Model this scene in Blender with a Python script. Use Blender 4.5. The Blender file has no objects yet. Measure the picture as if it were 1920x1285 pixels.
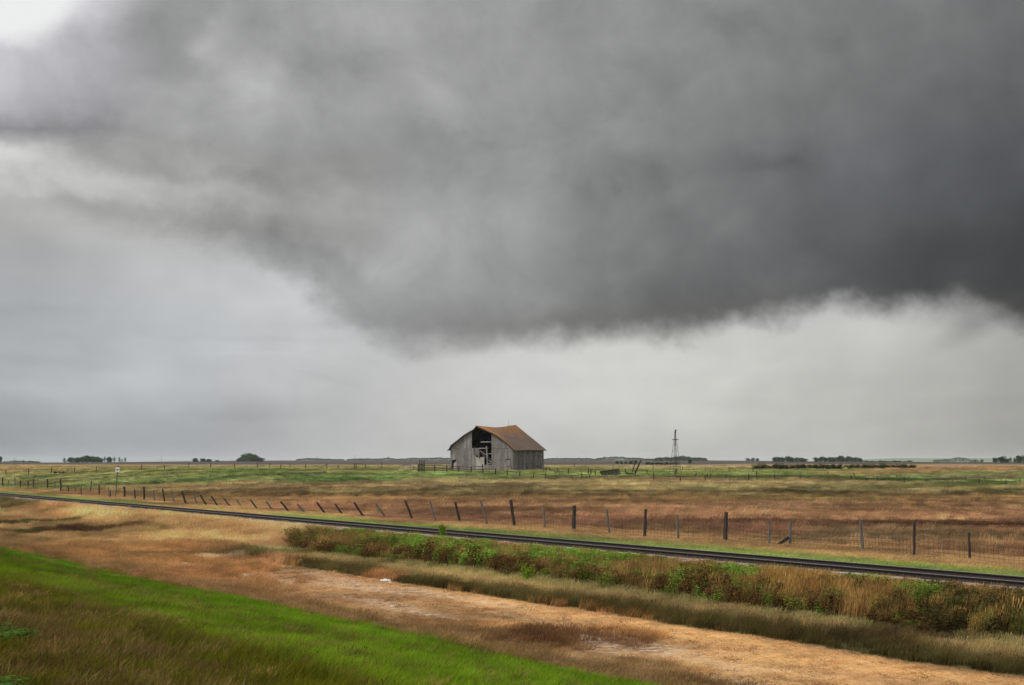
import bpy, bmesh, math, random
import numpy as np
from mathutils import Vector, Matrix

random.seed(7)
rng = np.random.default_rng(11)
scene = bpy.context.scene
COL = scene.collection

# ---------------------------------------------------------------- camera, sky, sun, exposure
CAM_Z = 3.5          # eye height above the rail heads
F = 2400.0           # focal length in photo pixels (45 mm on 36 mm)
HX, HY = 960.0, 862.0
EXPO = 1.0
GE = 2 ** EXPO
cam_data = bpy.data.cameras.new("camera")
cam_data.lens = 45; cam_data.sensor_width = 36
cam_data.shift_y = (862 - 642.5) / 1920
cam_data.clip_start = 0.1; cam_data.clip_end = 30000
cam = bpy.data.objects.new("camera", cam_data)
cam.location = (0, 0, CAM_Z); cam.rotation_euler = (math.radians(90), 0, 0)
COL.objects.link(cam); scene.camera = cam
scene.view_settings.view_transform = 'Standard'
scene.view_settings.look = 'None'
scene.view_settings.exposure = EXPO
scene.view_settings.gamma = 1
try:
    scene.view_settings.use_curve_mapping = False
except Exception:
    pass
scene.cycles.max_bounces = 6
scene.cycles.transparent_max_bounces = 8
scene.cycles.volume_bounces = 0

SUN_AZ, SUN_EL = math.radians(-100), math.radians(48)   # azimuth from +Y towards +X
sd = bpy.data.lights.new("sun", 'SUN'); sd.energy = 1.5; sd.angle = math.radians(11); sd.color = (1.0, 0.95, 0.87)
sun = bpy.data.objects.new("sun", sd); COL.objects.link(sun)
sv = Vector((math.sin(SUN_AZ) * math.cos(SUN_EL), math.cos(SUN_AZ) * math.cos(SUN_EL), math.sin(SUN_EL)))
sun.rotation_euler = sv.to_track_quat('Z', 'Y').to_euler()


def lin(c):
    c = c / 255.0
    return c / 12.92 if c <= 0.04045 else ((c + 0.055) / 1.055) ** 2.4


def srgb(*c):
    return tuple(lin(v) for v in c)


class NT:
    """tiny node-tree helper"""
    def __init__(s, tree):
        s.t = tree; s.n = tree.nodes; s.l = tree.links; s.n.clear()

    def node(s, typ, **kw):
        n = s.n.new(typ)
        for k, v in kw.items():
            setattr(n, k, v)
        return n

    def link(s, a, b):
        s.l.new(a, b)

    def val(s, sock, v):
        if hasattr(v, 'links') or isinstance(v, bpy.types.NodeSocket):
            s.l.new(v, sock)
        else:
            sock.default_value = v

    def math(s, op, a, b=None, c=None, clamp=False):
        n = s.n.new('ShaderNodeMath'); n.operation = op; n.use_clamp = clamp
        s.val(n.inputs[0], a)
        if b is not None: s.val(n.inputs[1], b)
        if c is not None: s.val(n.inputs[2], c)
        return n.outputs[0]

    def mapr(s, v, a, b, c=0.0, d=1.0, smooth=False):
        n = s.n.new('ShaderNodeMapRange'); n.clamp = True
        if smooth: n.interpolation_type = 'SMOOTHSTEP'
        s.val(n.inputs[0], v); s.val(n.inputs[1], a); s.val(n.inputs[2], b); s.val(n.inputs[3], c); s.val(n.inputs[4], d)
        return n.outputs[0]

    def mix(s, f, a, b, mode='MIX'):
        n = s.n.new('ShaderNodeMix'); n.data_type = 'RGBA'; n.blend_type = mode
        s.val(n.inputs[0], f)
        for sock, v in ((n.inputs[6], a), (n.inputs[7], b)):
            if isinstance(v, tuple) and len(v) == 3: v = (*v, 1)
            s.val(sock, v)
        return n.outputs[2]

    def noise(s, vec, scale, detail=4, rough=0.55, lac=2.0, dist=0.0):
        n = s.n.new('ShaderNodeTexNoise')
        if vec is not None: s.l.new(vec, n.inputs['Vector'])
        n.inputs['Scale'].default_value = scale; n.inputs['Detail'].default_value = detail
        n.inputs['Roughness'].default_value = rough; n.inputs['Distortion'].default_value = dist
        return n

    def ramp(s, fac, stops, interp='LINEAR'):
        n = s.n.new('ShaderNodeValToRGB'); r = n.color_ramp; r.interpolation = interp
        while len(r.elements) > 1: r.elements.remove(r.elements[-1])
        r.elements[0].position = stops[0][0]; r.elements[0].color = (*stops[0][1], 1)
        for p, c in stops[1:]:
            e = r.elements.new(p); e.color = (*c, 1)
        s.l.new(fac, n.inputs[0])
        return n.outputs[0]

    def mapping(s, vec, scale=(1, 1, 1), rot=(0, 0, 0)):
        n = s.n.new('ShaderNodeMapping'); s.l.new(vec, n.inputs['Vector'])
        n.inputs['Scale'].default_value = scale; n.inputs['Rotation'].default_value = rot
        return n.outputs[0]


world = bpy.data.worlds.new("World"); scene.world = world; world.use_nodes = True
try:
    world.cycles.sampling_method = 'MANUAL'; world.cycles.sample_map_resolution = 256
except Exception:
    pass


def build_sky():
    N = NT(world.node_tree)
    tc = N.node('ShaderNodeTexCoord')
    d = tc.outputs['Generated']
    nA = N.noise(N.mapping(d, (1, 1, 2.0)), 7.0, 5, 0.58)
    nB = N.noise(N.mapping(d, (1, 1, 1.3), (0.4, 0.2, 1.0)), 16.0, 5, 0.6)
    nC = N.noise(N.mapping(d, (1, 1, 3.0), (0.1, 0.5, 2.0)), 4.5, 4, 0.5)
    sep = N.node('ShaderNodeSeparateXYZ'); N.link(d, sep.inputs[0])
    az = N.math('ARCTAN2', sep.outputs[0], sep.outputs[1])
    el = N.math('ARCSINE', sep.outputs[2])
    wx = N.math('MULTIPLY', N.math('SUBTRACT', nA.outputs[0], 0.5), 0.085)
    wy = N.math('MULTIPLY', N.math('SUBTRACT', nC.outputs[0], 0.5), 0.05)
    wy2 = N.math('MULTIPLY', N.math('SUBTRACT', nB.outputs[0], 0.5), 0.022)
    azw = N.math('ADD', az, wx)
    elw = N.math('ADD', N.math('ADD', el, wy), wy2)
    A0, A1 = math.radians(-26), math.radians(26)
    u = N.mapr(azw, A0, A1)
    pos = lambda x: (math.atan((x - HX) / F) - A0) / (A1 - A0)
    elev = lambda y: math.atan((HY - y) / F)
    xs = [0, 160, 320, 480, 640, 800, 960, 1120, 1280, 1440, 1600, 1760, 1920]

    def tint(v, x, y):
        r, g, b = v, v, v
        if y > 480 and x < 700:
            k = min(1, (700 - x) / 400) * min(1, (y - 480) / 150); r -= 4 * k; g += 0 * k; b += 3 * k
        if y > 600 and x > 700:
            k = min(1, (x - 700) / 600); r += 1 * k; g += 0.5 * k; b -= 4 * k
        if y < 320 and x < 300:
            r += 0; g -= 1; b += 3
        if 250 < y < 480 and x < 700: b -= 2
        if 250 < y < 420 and x > 1500: r -= 2; b += 1
        return tuple(lin(t) / GE for t in (r, g, b))

    cloud = [
        (-60, [238, 215, 165, 152, 158, 158, 152, 145, 138, 130, 124, 118, 110]),
        (0, [240, 208, 162, 151, 158, 158, 152, 145, 138, 130, 124, 118, 110]),
        (50, [242, 196, 163, 148, 158, 158, 153, 144, 136, 128, 122, 116, 108]),
        (90, [222, 188, 156, 160, 152, 158, 153, 143, 135, 128, 121, 114, 107]),
        (150, [193, 180, 155, 170, 158, 158, 151, 141, 133, 126, 118, 110, 103]),
        (200, [186, 172, 163, 168, 162, 155, 149, 140, 131, 122, 114, 106, 100]),
        (250, [172, 160, 160, 158, 158, 152, 146, 140, 129, 118, 109, 102, 96]),
        (290, [146, 147, 154, 152, 150, 149, 146, 138, 122, 112, 104, 98, 92]),
        (325, [198, 176, 166, 152, 149, 150, 150, 136, 119, 110, 103, 95, 90]),
        (365, [190, 187, 180, 168, 157, 153, 152, 128, 118, 108, 100, 90, 86]),
        (410, [180, 164, 170, 166, 159, 157, 152, 130, 117, 106, 96, 86, 78]),
        (450, [176, 170, 158, 154, 154, 160, 150, 129, 115, 103, 92, 79, 70]),
        (500, [172, 172, 165, 156, 154, 162, 146, 128, 113, 100, 87, 73, 63]),
        (550, [170, 170, 165, 160, 156, 156, 140, 121, 106, 94, 82, 71, 62]),
        (610, [170, 168, 165, 162, 158, 148, 128, 112, 100, 94, 88, 80, 72]),
    ]
    lower = [
        (380, [176, 180, 186, 190, 192, 192, 190, 190, 190, 190, 186, 182, 178]),
        (450, [175, 182, 188, 192, 194, 193, 190, 190, 190, 192, 190, 186, 180]),
        (520, [172, 181, 190, 195, 196, 194, 190, 190, 190, 192, 192, 188, 182]),
        (580, [172, 182, 191, 196, 198, 196, 194, 192, 192, 194, 196, 188, 172]),
        (640, [173, 181, 189, 194, 195, 196, 200, 198, 196, 198, 198, 186, 166]),
        (690, [174, 182, 189, 191, 193, 198, 202, 205, 203, 199, 192, 180, 164]),
        (735, [178, 184, 188, 187, 191, 198, 203, 204, 202, 196, 188, 177, 163]),
        (785, [164, 172, 173, 170, 181, 192, 200, 202, 198, 192, 184, 173, 160]),
        (830, [158, 164, 168, 173, 183, 190, 194, 194, 191, 185, 178, 168, 156]),
        (862, [162, 168, 172, 178, 186, 190, 191, 190, 187, 183, 177, 169, 161]),
    ]

    def grid(rows, e):
        acc = None; prev = None
        for y, vals in rows:           # from the top row downwards
            c = N.ramp(u, [(pos(x), tint(v, x, y)) for x, v in zip(xs, vals)], 'EASE')
            if acc is None:
                acc = c
            else:
                f = N.mapr(e, elev(prev), elev(y))
                acc = N.mix(f, acc, c)
            prev = y
        return acc
    cm = grid(cloud, elw)
    elL = N.math('ADD', el, N.math('MULTIPLY', wy, 0.45))
    lm = grid(lower, N.math('ADD', elL, N.math('MULTIPLY', wy2, 0.6)))
    edge = [(0, 420), (90, 415), (160, 430), (300, 452), (400, 472), (480, 498), (560, 535), (620, 590), (680, 640), (760, 662), (860, 655), (960, 645), (1080, 648),
            (1200, 638), (1320, 622), (1460, 602), (1600, 592), (1740, 586), (1800, 600), (1860, 614), (1920, 640)]
    eg = N.ramp(u, [(pos(x), (elev(y),) * 3) for x, y in edge], 'LINEAR')
    sepc = N.node('ShaderNodeSeparateColor'); N.link(eg, sepc.inputs[0])
    nD = N.noise(N.mapping(d, (1, 1, 1.0), (0.9, 0.3, 0.5)), 38.0, 4, 0.6)
    ew = N.math('ADD', el, N.math('MULTIPLY', N.math('SUBTRACT', nB.outputs[0], 0.5), 0.045))
    ew = N.math('ADD', ew, N.math('MULTIPLY', N.math('SUBTRACT', nD.outputs[0], 0.5), 0.014))
    dl = N.math('SUBTRACT', ew, sepc.outputs[0])
    mask = N.mapr(dl, -0.011, 0.019, smooth=True)
    mask = N.math('POWER', mask, 0.8)

    def blobs(lst, a_, e_):
        cv = N.node('ShaderNodeCombineXYZ'); N.link(a_, cv.inputs[0]); N.link(e_, cv.inputs[1]); acc = None
        for (bx, by, rx, ry, rot, gain) in lst:
            mp = N.node('ShaderNodeMapping'); mp.vector_type = 'TEXTURE'; N.link(cv.outputs[0], mp.inputs[0])
            mp.inputs['Location'].default_value = (math.atan((bx - HX) / F), elev(by), 0); mp.inputs['Rotation'].default_value = (0, 0, math.radians(rot))
            mp.inputs['Scale'].default_value = (rx / F, ry / F, 1)
            ln = N.node('ShaderNodeVectorMath', operation='LENGTH'); N.link(mp.outputs[0], ln.inputs[0])
            g = N.mapr(ln.outputs['Value'], 1.5, 0.0, 1.0, gain, smooth=True)
            acc = g if acc is None else N.math('MULTIPLY', acc, g)
        return acc
    CB = [(418, 82, 34, 80, -35, 1.17), (400, 118, 60, 30, 10, 1.08), (300, 70, 120, 60, 20, .86), (320, 150, 70, 40, 0, .94), (560, 118, 120, 24, -8, .90),
          (540, 178, 110, 24, 0, 1.08), (790, 245, 80, 34, -10, .90), (880, 262, 60, 22, -20, .94),
          (400, 340, 150, 18, -9, .88), (110, 286, 230, 40, -8, .86), (180, 365, 280, 36, -3, 1.09), (20, 325, 70, 26, -20, 1.12), (180, 40, 70, 46, 0, 1.18), (30, 215, 50, 40, 0, 1.08),
          (250, 420, 210, 24, -6, .88), (520, 455, 160, 22, -14, .93), (640, 500, 120, 26, -25, .93), (700, 400, 200, 34, 0, 1.05), (760, 500, 120, 60, 0, 1.05),
          (1378, 62, 60, 22, -12, .89), (1250, 95, 90, 30, 0, 1.05), (1565, 112, 34, 36, 0, .90), (1180, 215, 70, 18, 30, 1.08), 
          (1040, 305, 60, 30, 0, 1.08), (1195, 312, 60, 26, -10, .86), (1440, 325, 100, 24, -6, .84), (1120, 365, 26, 50, 0, .89), (1240, 360, 90, 26, 15, 1.09), (1700, 270, 90, 50, 0, .94),
          (1430, 400, 110, 26, 10, 1.08), (1300, 560, 120, 30, 5, .94), (1100, 600, 140, 26, 6, .93), (1500, 520, 90, 40, 0, 1.05), (1850, 330, 80, 70, 0, .9), (1780, 480, 150, 40, 0, .92), (1180, 480, 120, 60, 0, 1.06), (690, 600, 40, 60, -20, .92), ]
    LB = [(1822, 630, 66, 26, 22, .68), (1800, 600, 80, 28, 0, .84), (1700, 640, 110, 26, 0, 1.04), (490, 640, 170, 7, 0, .955), (480, 668, 90, 5, 0, 1.05), (60, 598, 180, 9, 0, .955), (90, 690, 150, 13, -4, .94), 
          (25, 738, 80, 18, 0, 1.06), (240, 715, 100, 26, 0, 1.06), (130, 750, 80, 18, 0, 1.04), (470, 775, 120, 18, 0, .95), (520, 725, 90, 24, 0, 1.035), (620, 715, 70, 9, -12, .955), (1365, 718, 48, 14, 0, 1.05),
          (1370, 757, 60, 12, 0, .96), (1445, 690, 60, 9, 14, 1.04), (1600, 790, 200, 14, 3, .965), (1850, 760, 120, 16, 0, .965), (330, 520, 120, 30, -20, 1.03), (560, 545, 110, 40, -28, 1.05), (90, 490, 50, 40, -40, .95)]
    nF = N.noise(N.mapping(d, (1, 1, 1.15), (1.4, 0.2, 0.3)), 13.0, 6, 0.58, dist=.35)
    ca_ = N.math('ADD', azw, N.math('MULTIPLY', N.math('SUBTRACT', nF.outputs[0], 0.5), 0.07))
    ce_ = N.math('ADD', N.math('ADD', el, wy2), N.math('MULTIPLY', N.math('SUBTRACT', nB.outputs[0], 0.5), 0.035))
    cmul = blobs(CB, ca_, ce_)
    la_ = N.math('ADD', az, N.math('MULTIPLY', wx, .3)); le_ = N.math('ADD', el, N.math('MULTIPLY', wy2, .5))
    lmul = blobs(LB, la_, le_)
    nE = N.noise(N.mapping(d, (1, 1, 3.0), (0.0, 0.0, 3.0)), 9.0, 5, 0.55)
    # softer, larger billows inside the storm cloud and thin layers below it
    wis = N.mapr(nF.outputs[0], 0.3, 0.7, 0.84, 1.17)
    wis2 = N.math('MULTIPLY', N.mapr(nA.outputs[0], 0.3, 0.7, 0.94, 1.06), N.mapr(nD.outputs[0], 0.3, 0.7, 0.955, 1.045))
    w = N.math('MULTIPLY', N.math('MULTIPLY', wis, wis2), cmul)
    wl = N.math('MULTIPLY', N.math('MULTIPLY', N.mapr(nE.outputs[0], 0.3, 0.7, 0.95, 1.05), N.mapr(nF.outputs[0], 0.3, 0.7, .95, 1.055)), lmul)

    def mulc(c, f):
        comb = N.node('ShaderNodeCombineColor')
        for i in range(3): N.link(f, comb.inputs[i])
        return N.mix(1.0, c, comb.outputs[0], 'MULTIPLY')
    col = N.mix(mask, mulc(lm, wl), mulc(cm, w))
    # the thin bright gap at the upper left
    du = N.math('DIVIDE', N.math('SUBTRACT', la_, math.atan((10 - HX) / F)), 0.060)
    dv = N.math('DIVIDE', N.math('SUBTRACT', N.math('ADD', el, wy2), elev(0)), 0.052)
    rr = N.math('SQRT', N.math('ADD', N.math('MULTIPLY', du, du), N.math('MULTIPLY', dv, dv)))
    gap = N.mapr(rr, 1.12, .78, smooth=True)
    col = N.mix(gap, col, (lin(238) / GE,) * 3)
    # the overcast above and behind the camera is thinner and brighter
    high = N.mapr(el, elev(-80), math.radians(55), smooth=True)
    col = N.mix(high, col, (1.55 / GE, 1.55 / GE, 1.55 / GE))
    absaz = N.math('ABSOLUTE', az)
    side = N.math('MULTIPLY', N.mapr(absaz, math.radians(30), math.radians(90), smooth=True), N.mapr(el, 0.0, 0.3, 0.6, 1.0))
    col = N.mix(side, col, (.9 / GE, .9 / GE, .91 / GE))
    sky = N.node('ShaderNodeTexSky'); sky.sky_type = 'NISHITA'; sky.sun_disc = False
    sky.sun_elevation = SUN_EL; sky.sun_rotation = SUN_AZ
    bg1 = N.node('ShaderNodeBackground'); N.link(sky.outputs[0], bg1.inputs[0]); bg1.inputs[1].default_value = 0.06
    bg2 = N.node('ShaderNodeBackground'); N.link(col, bg2.inputs[0]); bg2.inputs[1].default_value = 1.0
    ms = N.node('ShaderNodeMixShader'); ms.inputs[0].default_value = 0.985
    N.link(bg1.outputs[0], ms.inputs[1]); N.link(bg2.outputs[0], ms.inputs[2])
    out = N.node('ShaderNodeOutputWorld'); N.link(ms.outputs[0], out.inputs[0])


build_sky()

# ---------------------------------------------------------------- numpy noise and the shape of the land
TH = math.atan(1720 / 2400.0)
DX, DY = -math.sin(TH), math.cos(TH)      # along the railway (away, to the left)
NX, NY = math.cos(TH), math.sin(TH)       # across the railway (away from the road)


def _hash(ix, iy, seed):
    h = (ix.astype(np.int64) * 374761393 + iy.astype(np.int64) * 668265263 + seed * 974634777) & 0xFFFFFFFF
    h = ((h ^ (h >> 13)) * 1274126177) & 0xFFFFFFFF
    return ((h ^ (h >> 16)) & 0xFFFF) / 65535.0


def vnoise(x, y, seed=0):
    x = np.asarray(x, float); y = np.asarray(y, float)
    ix = np.floor(x); iy = np.floor(y); fx = x - ix; fy = y - iy
    fx = fx * fx * (3 - 2 * fx); fy = fy * fy * (3 - 2 * fy)
    a = _hash(ix, iy, seed); b = _hash(ix + 1, iy, seed); c = _hash(ix, iy + 1, seed); d = _hash(ix + 1, iy + 1, seed)
    return (a * (1 - fx) + b * fx) * (1 - fy) + (c * (1 - fx) + d * fx) * fy - 0.5


def fbm(x, y, seed=0, oc=4):
    r = 0; a = 1.0; t = 0
    for i in range(oc):
        r = r + a * vnoise(x * 2 ** i, y * 2 ** i, seed + i * 17); t += a; a *= 0.55
    return r / t * 2


def sstep(a, b, x):
    t = np.clip((x - a) / (b - a), 0, 1)
    return t * t * (3 - 2 * t)


PN = np.array([-400, -12, -9, 1.2, 2.6, 6, 12, 17.2, 19, 25, 28.3, 30.2, 32.1, 32.6, 35.4, 36.3, 38.5, 41, 44, 50, 60, 9000])
PZ = np.array([-.8, -.8, 1.75, 1.85, 1.65, 1.1, -.1, -1.2, -1.27, -1.2, -1.05, -.66, -.30, -.27, -.27, -.42, -.5, -.5, -.46, -.5, -.5, -.5])
DXP = np.array([-3000, 0, 100, 200, 330, 450, 700, 1000, 1300, 1420, 1900, 5000])
DDP = np.array([4.5, 4.8, 6.0, 5.0, 3.4, 1.9, 1.2, 0.4, 0.5, 3.0, 5.2, 5.2])


def terrain(X, Y):
    X = np.asarray(X, float); Y = np.asarray(Y, float)
    n = X * NX + Y * NY; s = X * DX + Y * DY
    nw = n + 0.35 * fbm(s / 9, n / 9, 3, 3) * (1 - np.exp(-((n - 34) / 4.0) ** 2))
    z = np.interp(nw, PN, PZ)
    t = sstep(130, 205, Y + 14 * fbm(X / 40, Y / 60, 5, 2)) * sstep(50, 80, n)
    z = z + 2.25 * t
    ro = (1 - np.exp(-((n - 34) / 2.6) ** 2))
    z = z + ro * (0.05 * fbm(X / 3, Y / 3, 8, 3)) + sstep(44, 56, n) * 0.14 * fbm(X / 22, Y / 14, 9, 3)
    Ys = np.maximum(Y, 1.0)
    dd = np.interp(HX + F * X / Ys, DXP, DDP)
    far = np.minimum(z, CAM_Z - Ys * dd / F)
    z = np.where(Y > 300, z + (far - z) * sstep(300, 420, Y), z)
    return z


_YS = np.geomspace(6, 8000, 5000)


def gp(px, py):
    """point of the ground seen at a photo pixel"""
    dx = (px - HX) / F; dz = (HY - py) / F
    tz = terrain(dx * _YS, _YS); rz = CAM_Z + dz * _YS
    k = np.nonzero(rz <= tz)[0]
    if len(k) == 0:
        Yv = 3000.0
    elif k[0] == 0:
        Yv = _YS[0]
    else:
        i = k[0]; a = rz[i - 1] - tz[i - 1]; b = rz[i] - tz[i]
        Yv = _YS[i - 1] + (_YS[i] - _YS[i - 1]) * a / (a - b)
    X = dx * Yv
    return Vector((X, Yv, float(terrain(X, Yv))))


def above(px, py, Y):
    """point at a known distance seen at a photo pixel"""
    return Vector(((px - HX) / F * Y, Y, CAM_Z + (HY - py) / F * Y))


# ---------------------------------------------------------------- colours of the land (base colours only)
def C(*c):
    return np.array(srgb(*c))


N_TAB = [(-12, C(110, 100, 60)), (-8.5, C(100, 98, 95)), (1.0, C(100, 98, 95)), (1.6, C(96, 88, 40)), (4.5, C(94, 92, 36)), (7.0, C(94, 98, 32)),
         (9.0, C(92, 102, 26)), (11.5, C(90, 110, 24)), (13.2, C(78, 112, 20)), (15, C(92, 126, 26)), (17.1, C(72, 114, 24)),
         (17.5, C(150, 118, 70)), (18.6, C(128, 100, 58)), (19.8, C(172, 130, 76)), (22, C(186, 138, 78)), (24.9, C(190, 138, 74)),
         (25.2, C(84, 76, 34)), (26.1, C(96, 88, 44)), (26.7, C(164, 146, 98)), (28.0, C(138, 140, 84)), (28.5, C(84, 70, 40)),
         (31.8, C(100, 92, 45)), (32.3, C(150, 128, 112)), (35.5, C(150, 128, 112)), (36.2, C(150, 135, 80)), (37.0, C(120, 140, 62)),
         (40, C(140, 142, 72)), (41.2, C(176, 142, 88)), (45, C(162, 128, 78))]
Y_TAB_R = [(1010, C(165, 122, 82)), (995, C(140, 98, 72)), (982, C(126, 88, 66)), (972, C(152, 108, 76)), (962, C(176, 132, 92)), (952, C(186, 142, 100)),
           (944, C(150, 112, 74)), (934, C(140, 108, 66)), (926, C(112, 88, 54)), (921, C(168, 146, 96)), (912, C(172, 148, 98)),
           (904, C(172, 148, 98)), (897, C(146, 146, 84)), (890, C(128, 142, 74)), (884, C(140, 138, 76)), (878, C(148, 140, 82)),
           (874.5, C(182, 156, 108)), (872, C(180, 150, 104)), (871, C(92, 78, 70)), (868, C(98, 85, 77)), (866, C(96, 82, 75)), (864.5, C(100, 86, 80))]
Y_TAB = sorted([(gp(960, r).y, c) for r, c in Y_TAB_R], key=lambda t: t[0])

BLOBS = [  # px, py, rx, ry, colour, strength
    # pasture: greens
    (560, 889, 190, 8, (118, 128, 64), .9), (620, 899, 120, 6, (84, 112, 46), .9), (470, 884, 90, 5, (122, 136, 66), .8),
    (860, 891, 125, 7, (124, 136, 70), .9), (1000, 894, 110, 5, (128, 136, 70), .8), (650, 884, 70, 4, (150, 140, 84), .8),
    (300, 885, 90, 6, (128, 132, 64), .7), (350, 903, 90, 5, (92, 118, 48), .85), (250, 897, 130, 7, (130, 132, 66), .6),
    (70, 896, 40, 3, (84, 110, 46), .9), (60, 885, 80, 4, (150, 138, 78), .7), (120, 875, 200, 5, (182, 148, 92), .8),
    (700, 900, 70, 5, (92, 118, 54), .7), (1140, 889, 60, 6, (128, 136, 68), .8), (1240, 888, 90, 6, (126, 138, 68), .8),
    (1400, 893, 120, 5, (122, 130, 62), .9), (1560, 894, 120, 5, (112, 124, 56), .9), (1700, 900, 120, 5, (76, 104, 36), .95),
    (1850, 906, 110, 5, (78, 106, 36), .95), (1530, 917, 90, 3.5, (74, 88, 44), .85), (1330, 917, 60, 3, (82, 92, 44), .85),
    (1860, 922, 80, 5, (72, 84, 34), .8), (1720, 914, 160, 6, (120, 120, 60), .7),
    # tan fields behind
    (1500, 875, 260, 5, (184, 150, 108), .9), (1800, 880, 200, 9, (174, 132, 90), .95), (1420, 872, 160, 2.5, (186, 152, 112), .8),
    (1800, 872, 200, 2, (188, 154, 108), .8), (1840, 895, 120, 3, (124, 92, 78), .8), (1290, 877, 200, 3, (184, 158, 112), .8),
    (1700, 867.5, 400, 1.6, (92, 76, 72), .9), (1640, 888, 120, 4, (182, 142, 96), .8),
    # marsh bands
    (300, 915, 140, 3, (180, 140, 96), .8), (480, 920, 260, 2.6, (92, 68, 48), .9), (560, 914, 300, 3, (178, 142, 96), .8),
    (850, 915, 120, 3, (104, 86, 68), .75), (1100, 925, 300, 2, (92, 74, 44), .8), (1500, 936, 240, 6, (120, 98, 52), .7),
    (1500, 950, 160, 4, (190, 146, 108), .7), (1350, 983, 260, 5, (116, 80, 56), .75), (1800, 985, 160, 7, (112, 78, 52), .75),
    (1750, 957, 240, 8, (150, 112, 74), .6), (1700, 1010, 260, 18, (142, 116, 80), .7), (1250, 1000, 110, 10, (156, 118, 80), .5),
    (150, 926, 100, 5, (140, 104, 66), .8), (60, 908, 90, 3, (112, 96, 56), .6), (400, 935, 120, 5, (146, 118, 72), .7),
    (340, 948, 100, 5, (118, 88, 58), .5), (820, 975, 160, 12, (134, 90, 68), .7), (620, 955, 160, 6, (156, 108, 78), .7),
    # bank and ditch, left
    (380, 985, 160, 22, (186, 150, 94), .9), (260, 968, 300, 22, (186, 150, 94), .95), (540, 1000, 160, 22, (202, 164, 108), .9), (60, 975, 90, 10, (150, 112, 68), .7),
    (120, 1005, 190, 26, (150, 120, 72), .9), (330, 1015, 200, 18, (176, 140, 86), .9), (460, 1030, 140, 9, (156, 120, 74), .8),
    (240, 1040, 240, 20, (152, 112, 62), .9), (520, 1045, 110, 6, (102, 94, 48), .8),
    (60, 983, 90, 3.5, (54, 66, 26), .9), (45, 1000, 60, 4, (58, 66, 28), .9), (150, 996, 90, 6, (70, 50, 32), .9),
    (240, 992, 50, 4, (84, 60, 38), .8), (290, 1001, 40, 4, (104, 100, 48), .5), (205, 947, 40, 4, (104, 128, 46), .7),
    (340, 964, 40, 2.5, (160, 170, 80), .6), (420, 970, 40, 2.5, (160, 170, 80), .6), (100, 952, 90, 6, (176, 132, 80), .7),
    (350, 1042, 130, 4, (104, 84, 46), .6), (640, 1065, 220, 5, (110, 100, 54), .7), (410, 1048, 50, 4, (210, 180, 138), .9),
    (500, 1056, 60, 6, (196, 146, 92), .8), (620, 1085, 150, 9, (190, 136, 82), .8), (430, 1080, 200, 14, (168, 118, 66), .8),
    (620, 1125, 200, 12, (150, 106, 62), .7), (380, 1096, 140, 7, (176, 130, 82), .6),
    # tall rusty grass
    (1050, 1200, 160, 17, (108, 74, 42), .95), (1190, 1212, 60, 12, (112, 76, 44), .9), (830, 1190, 130, 14, (124, 96, 56), .7),
    (800, 1165, 160, 10, (130, 98, 58), .6), (1150, 1250, 150, 22, (140, 110, 66), .8),
    (1740, 1190, 230, 26, (64, 52, 28), .8), (1450, 1130, 130, 20, (150, 120, 68), .7), (1800, 1130, 90, 20, (60, 58, 30), .7),
]
_B = []
for (bx, by, rx, ry, bc, st) in BLOBS:
    c0 = gp(bx, by)
    if by - ry <= 863.2: ya = gp(bx, 863.2).y
    else: ya = gp(bx, by - ry).y
    yb = gp(bx, by + ry).y
    _B.append((rx * c0.y / F, max(abs(ya - c0.y), .3), max(abs(c0.y - yb), .3), bx, c0.y, C(*bc), st))


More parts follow.
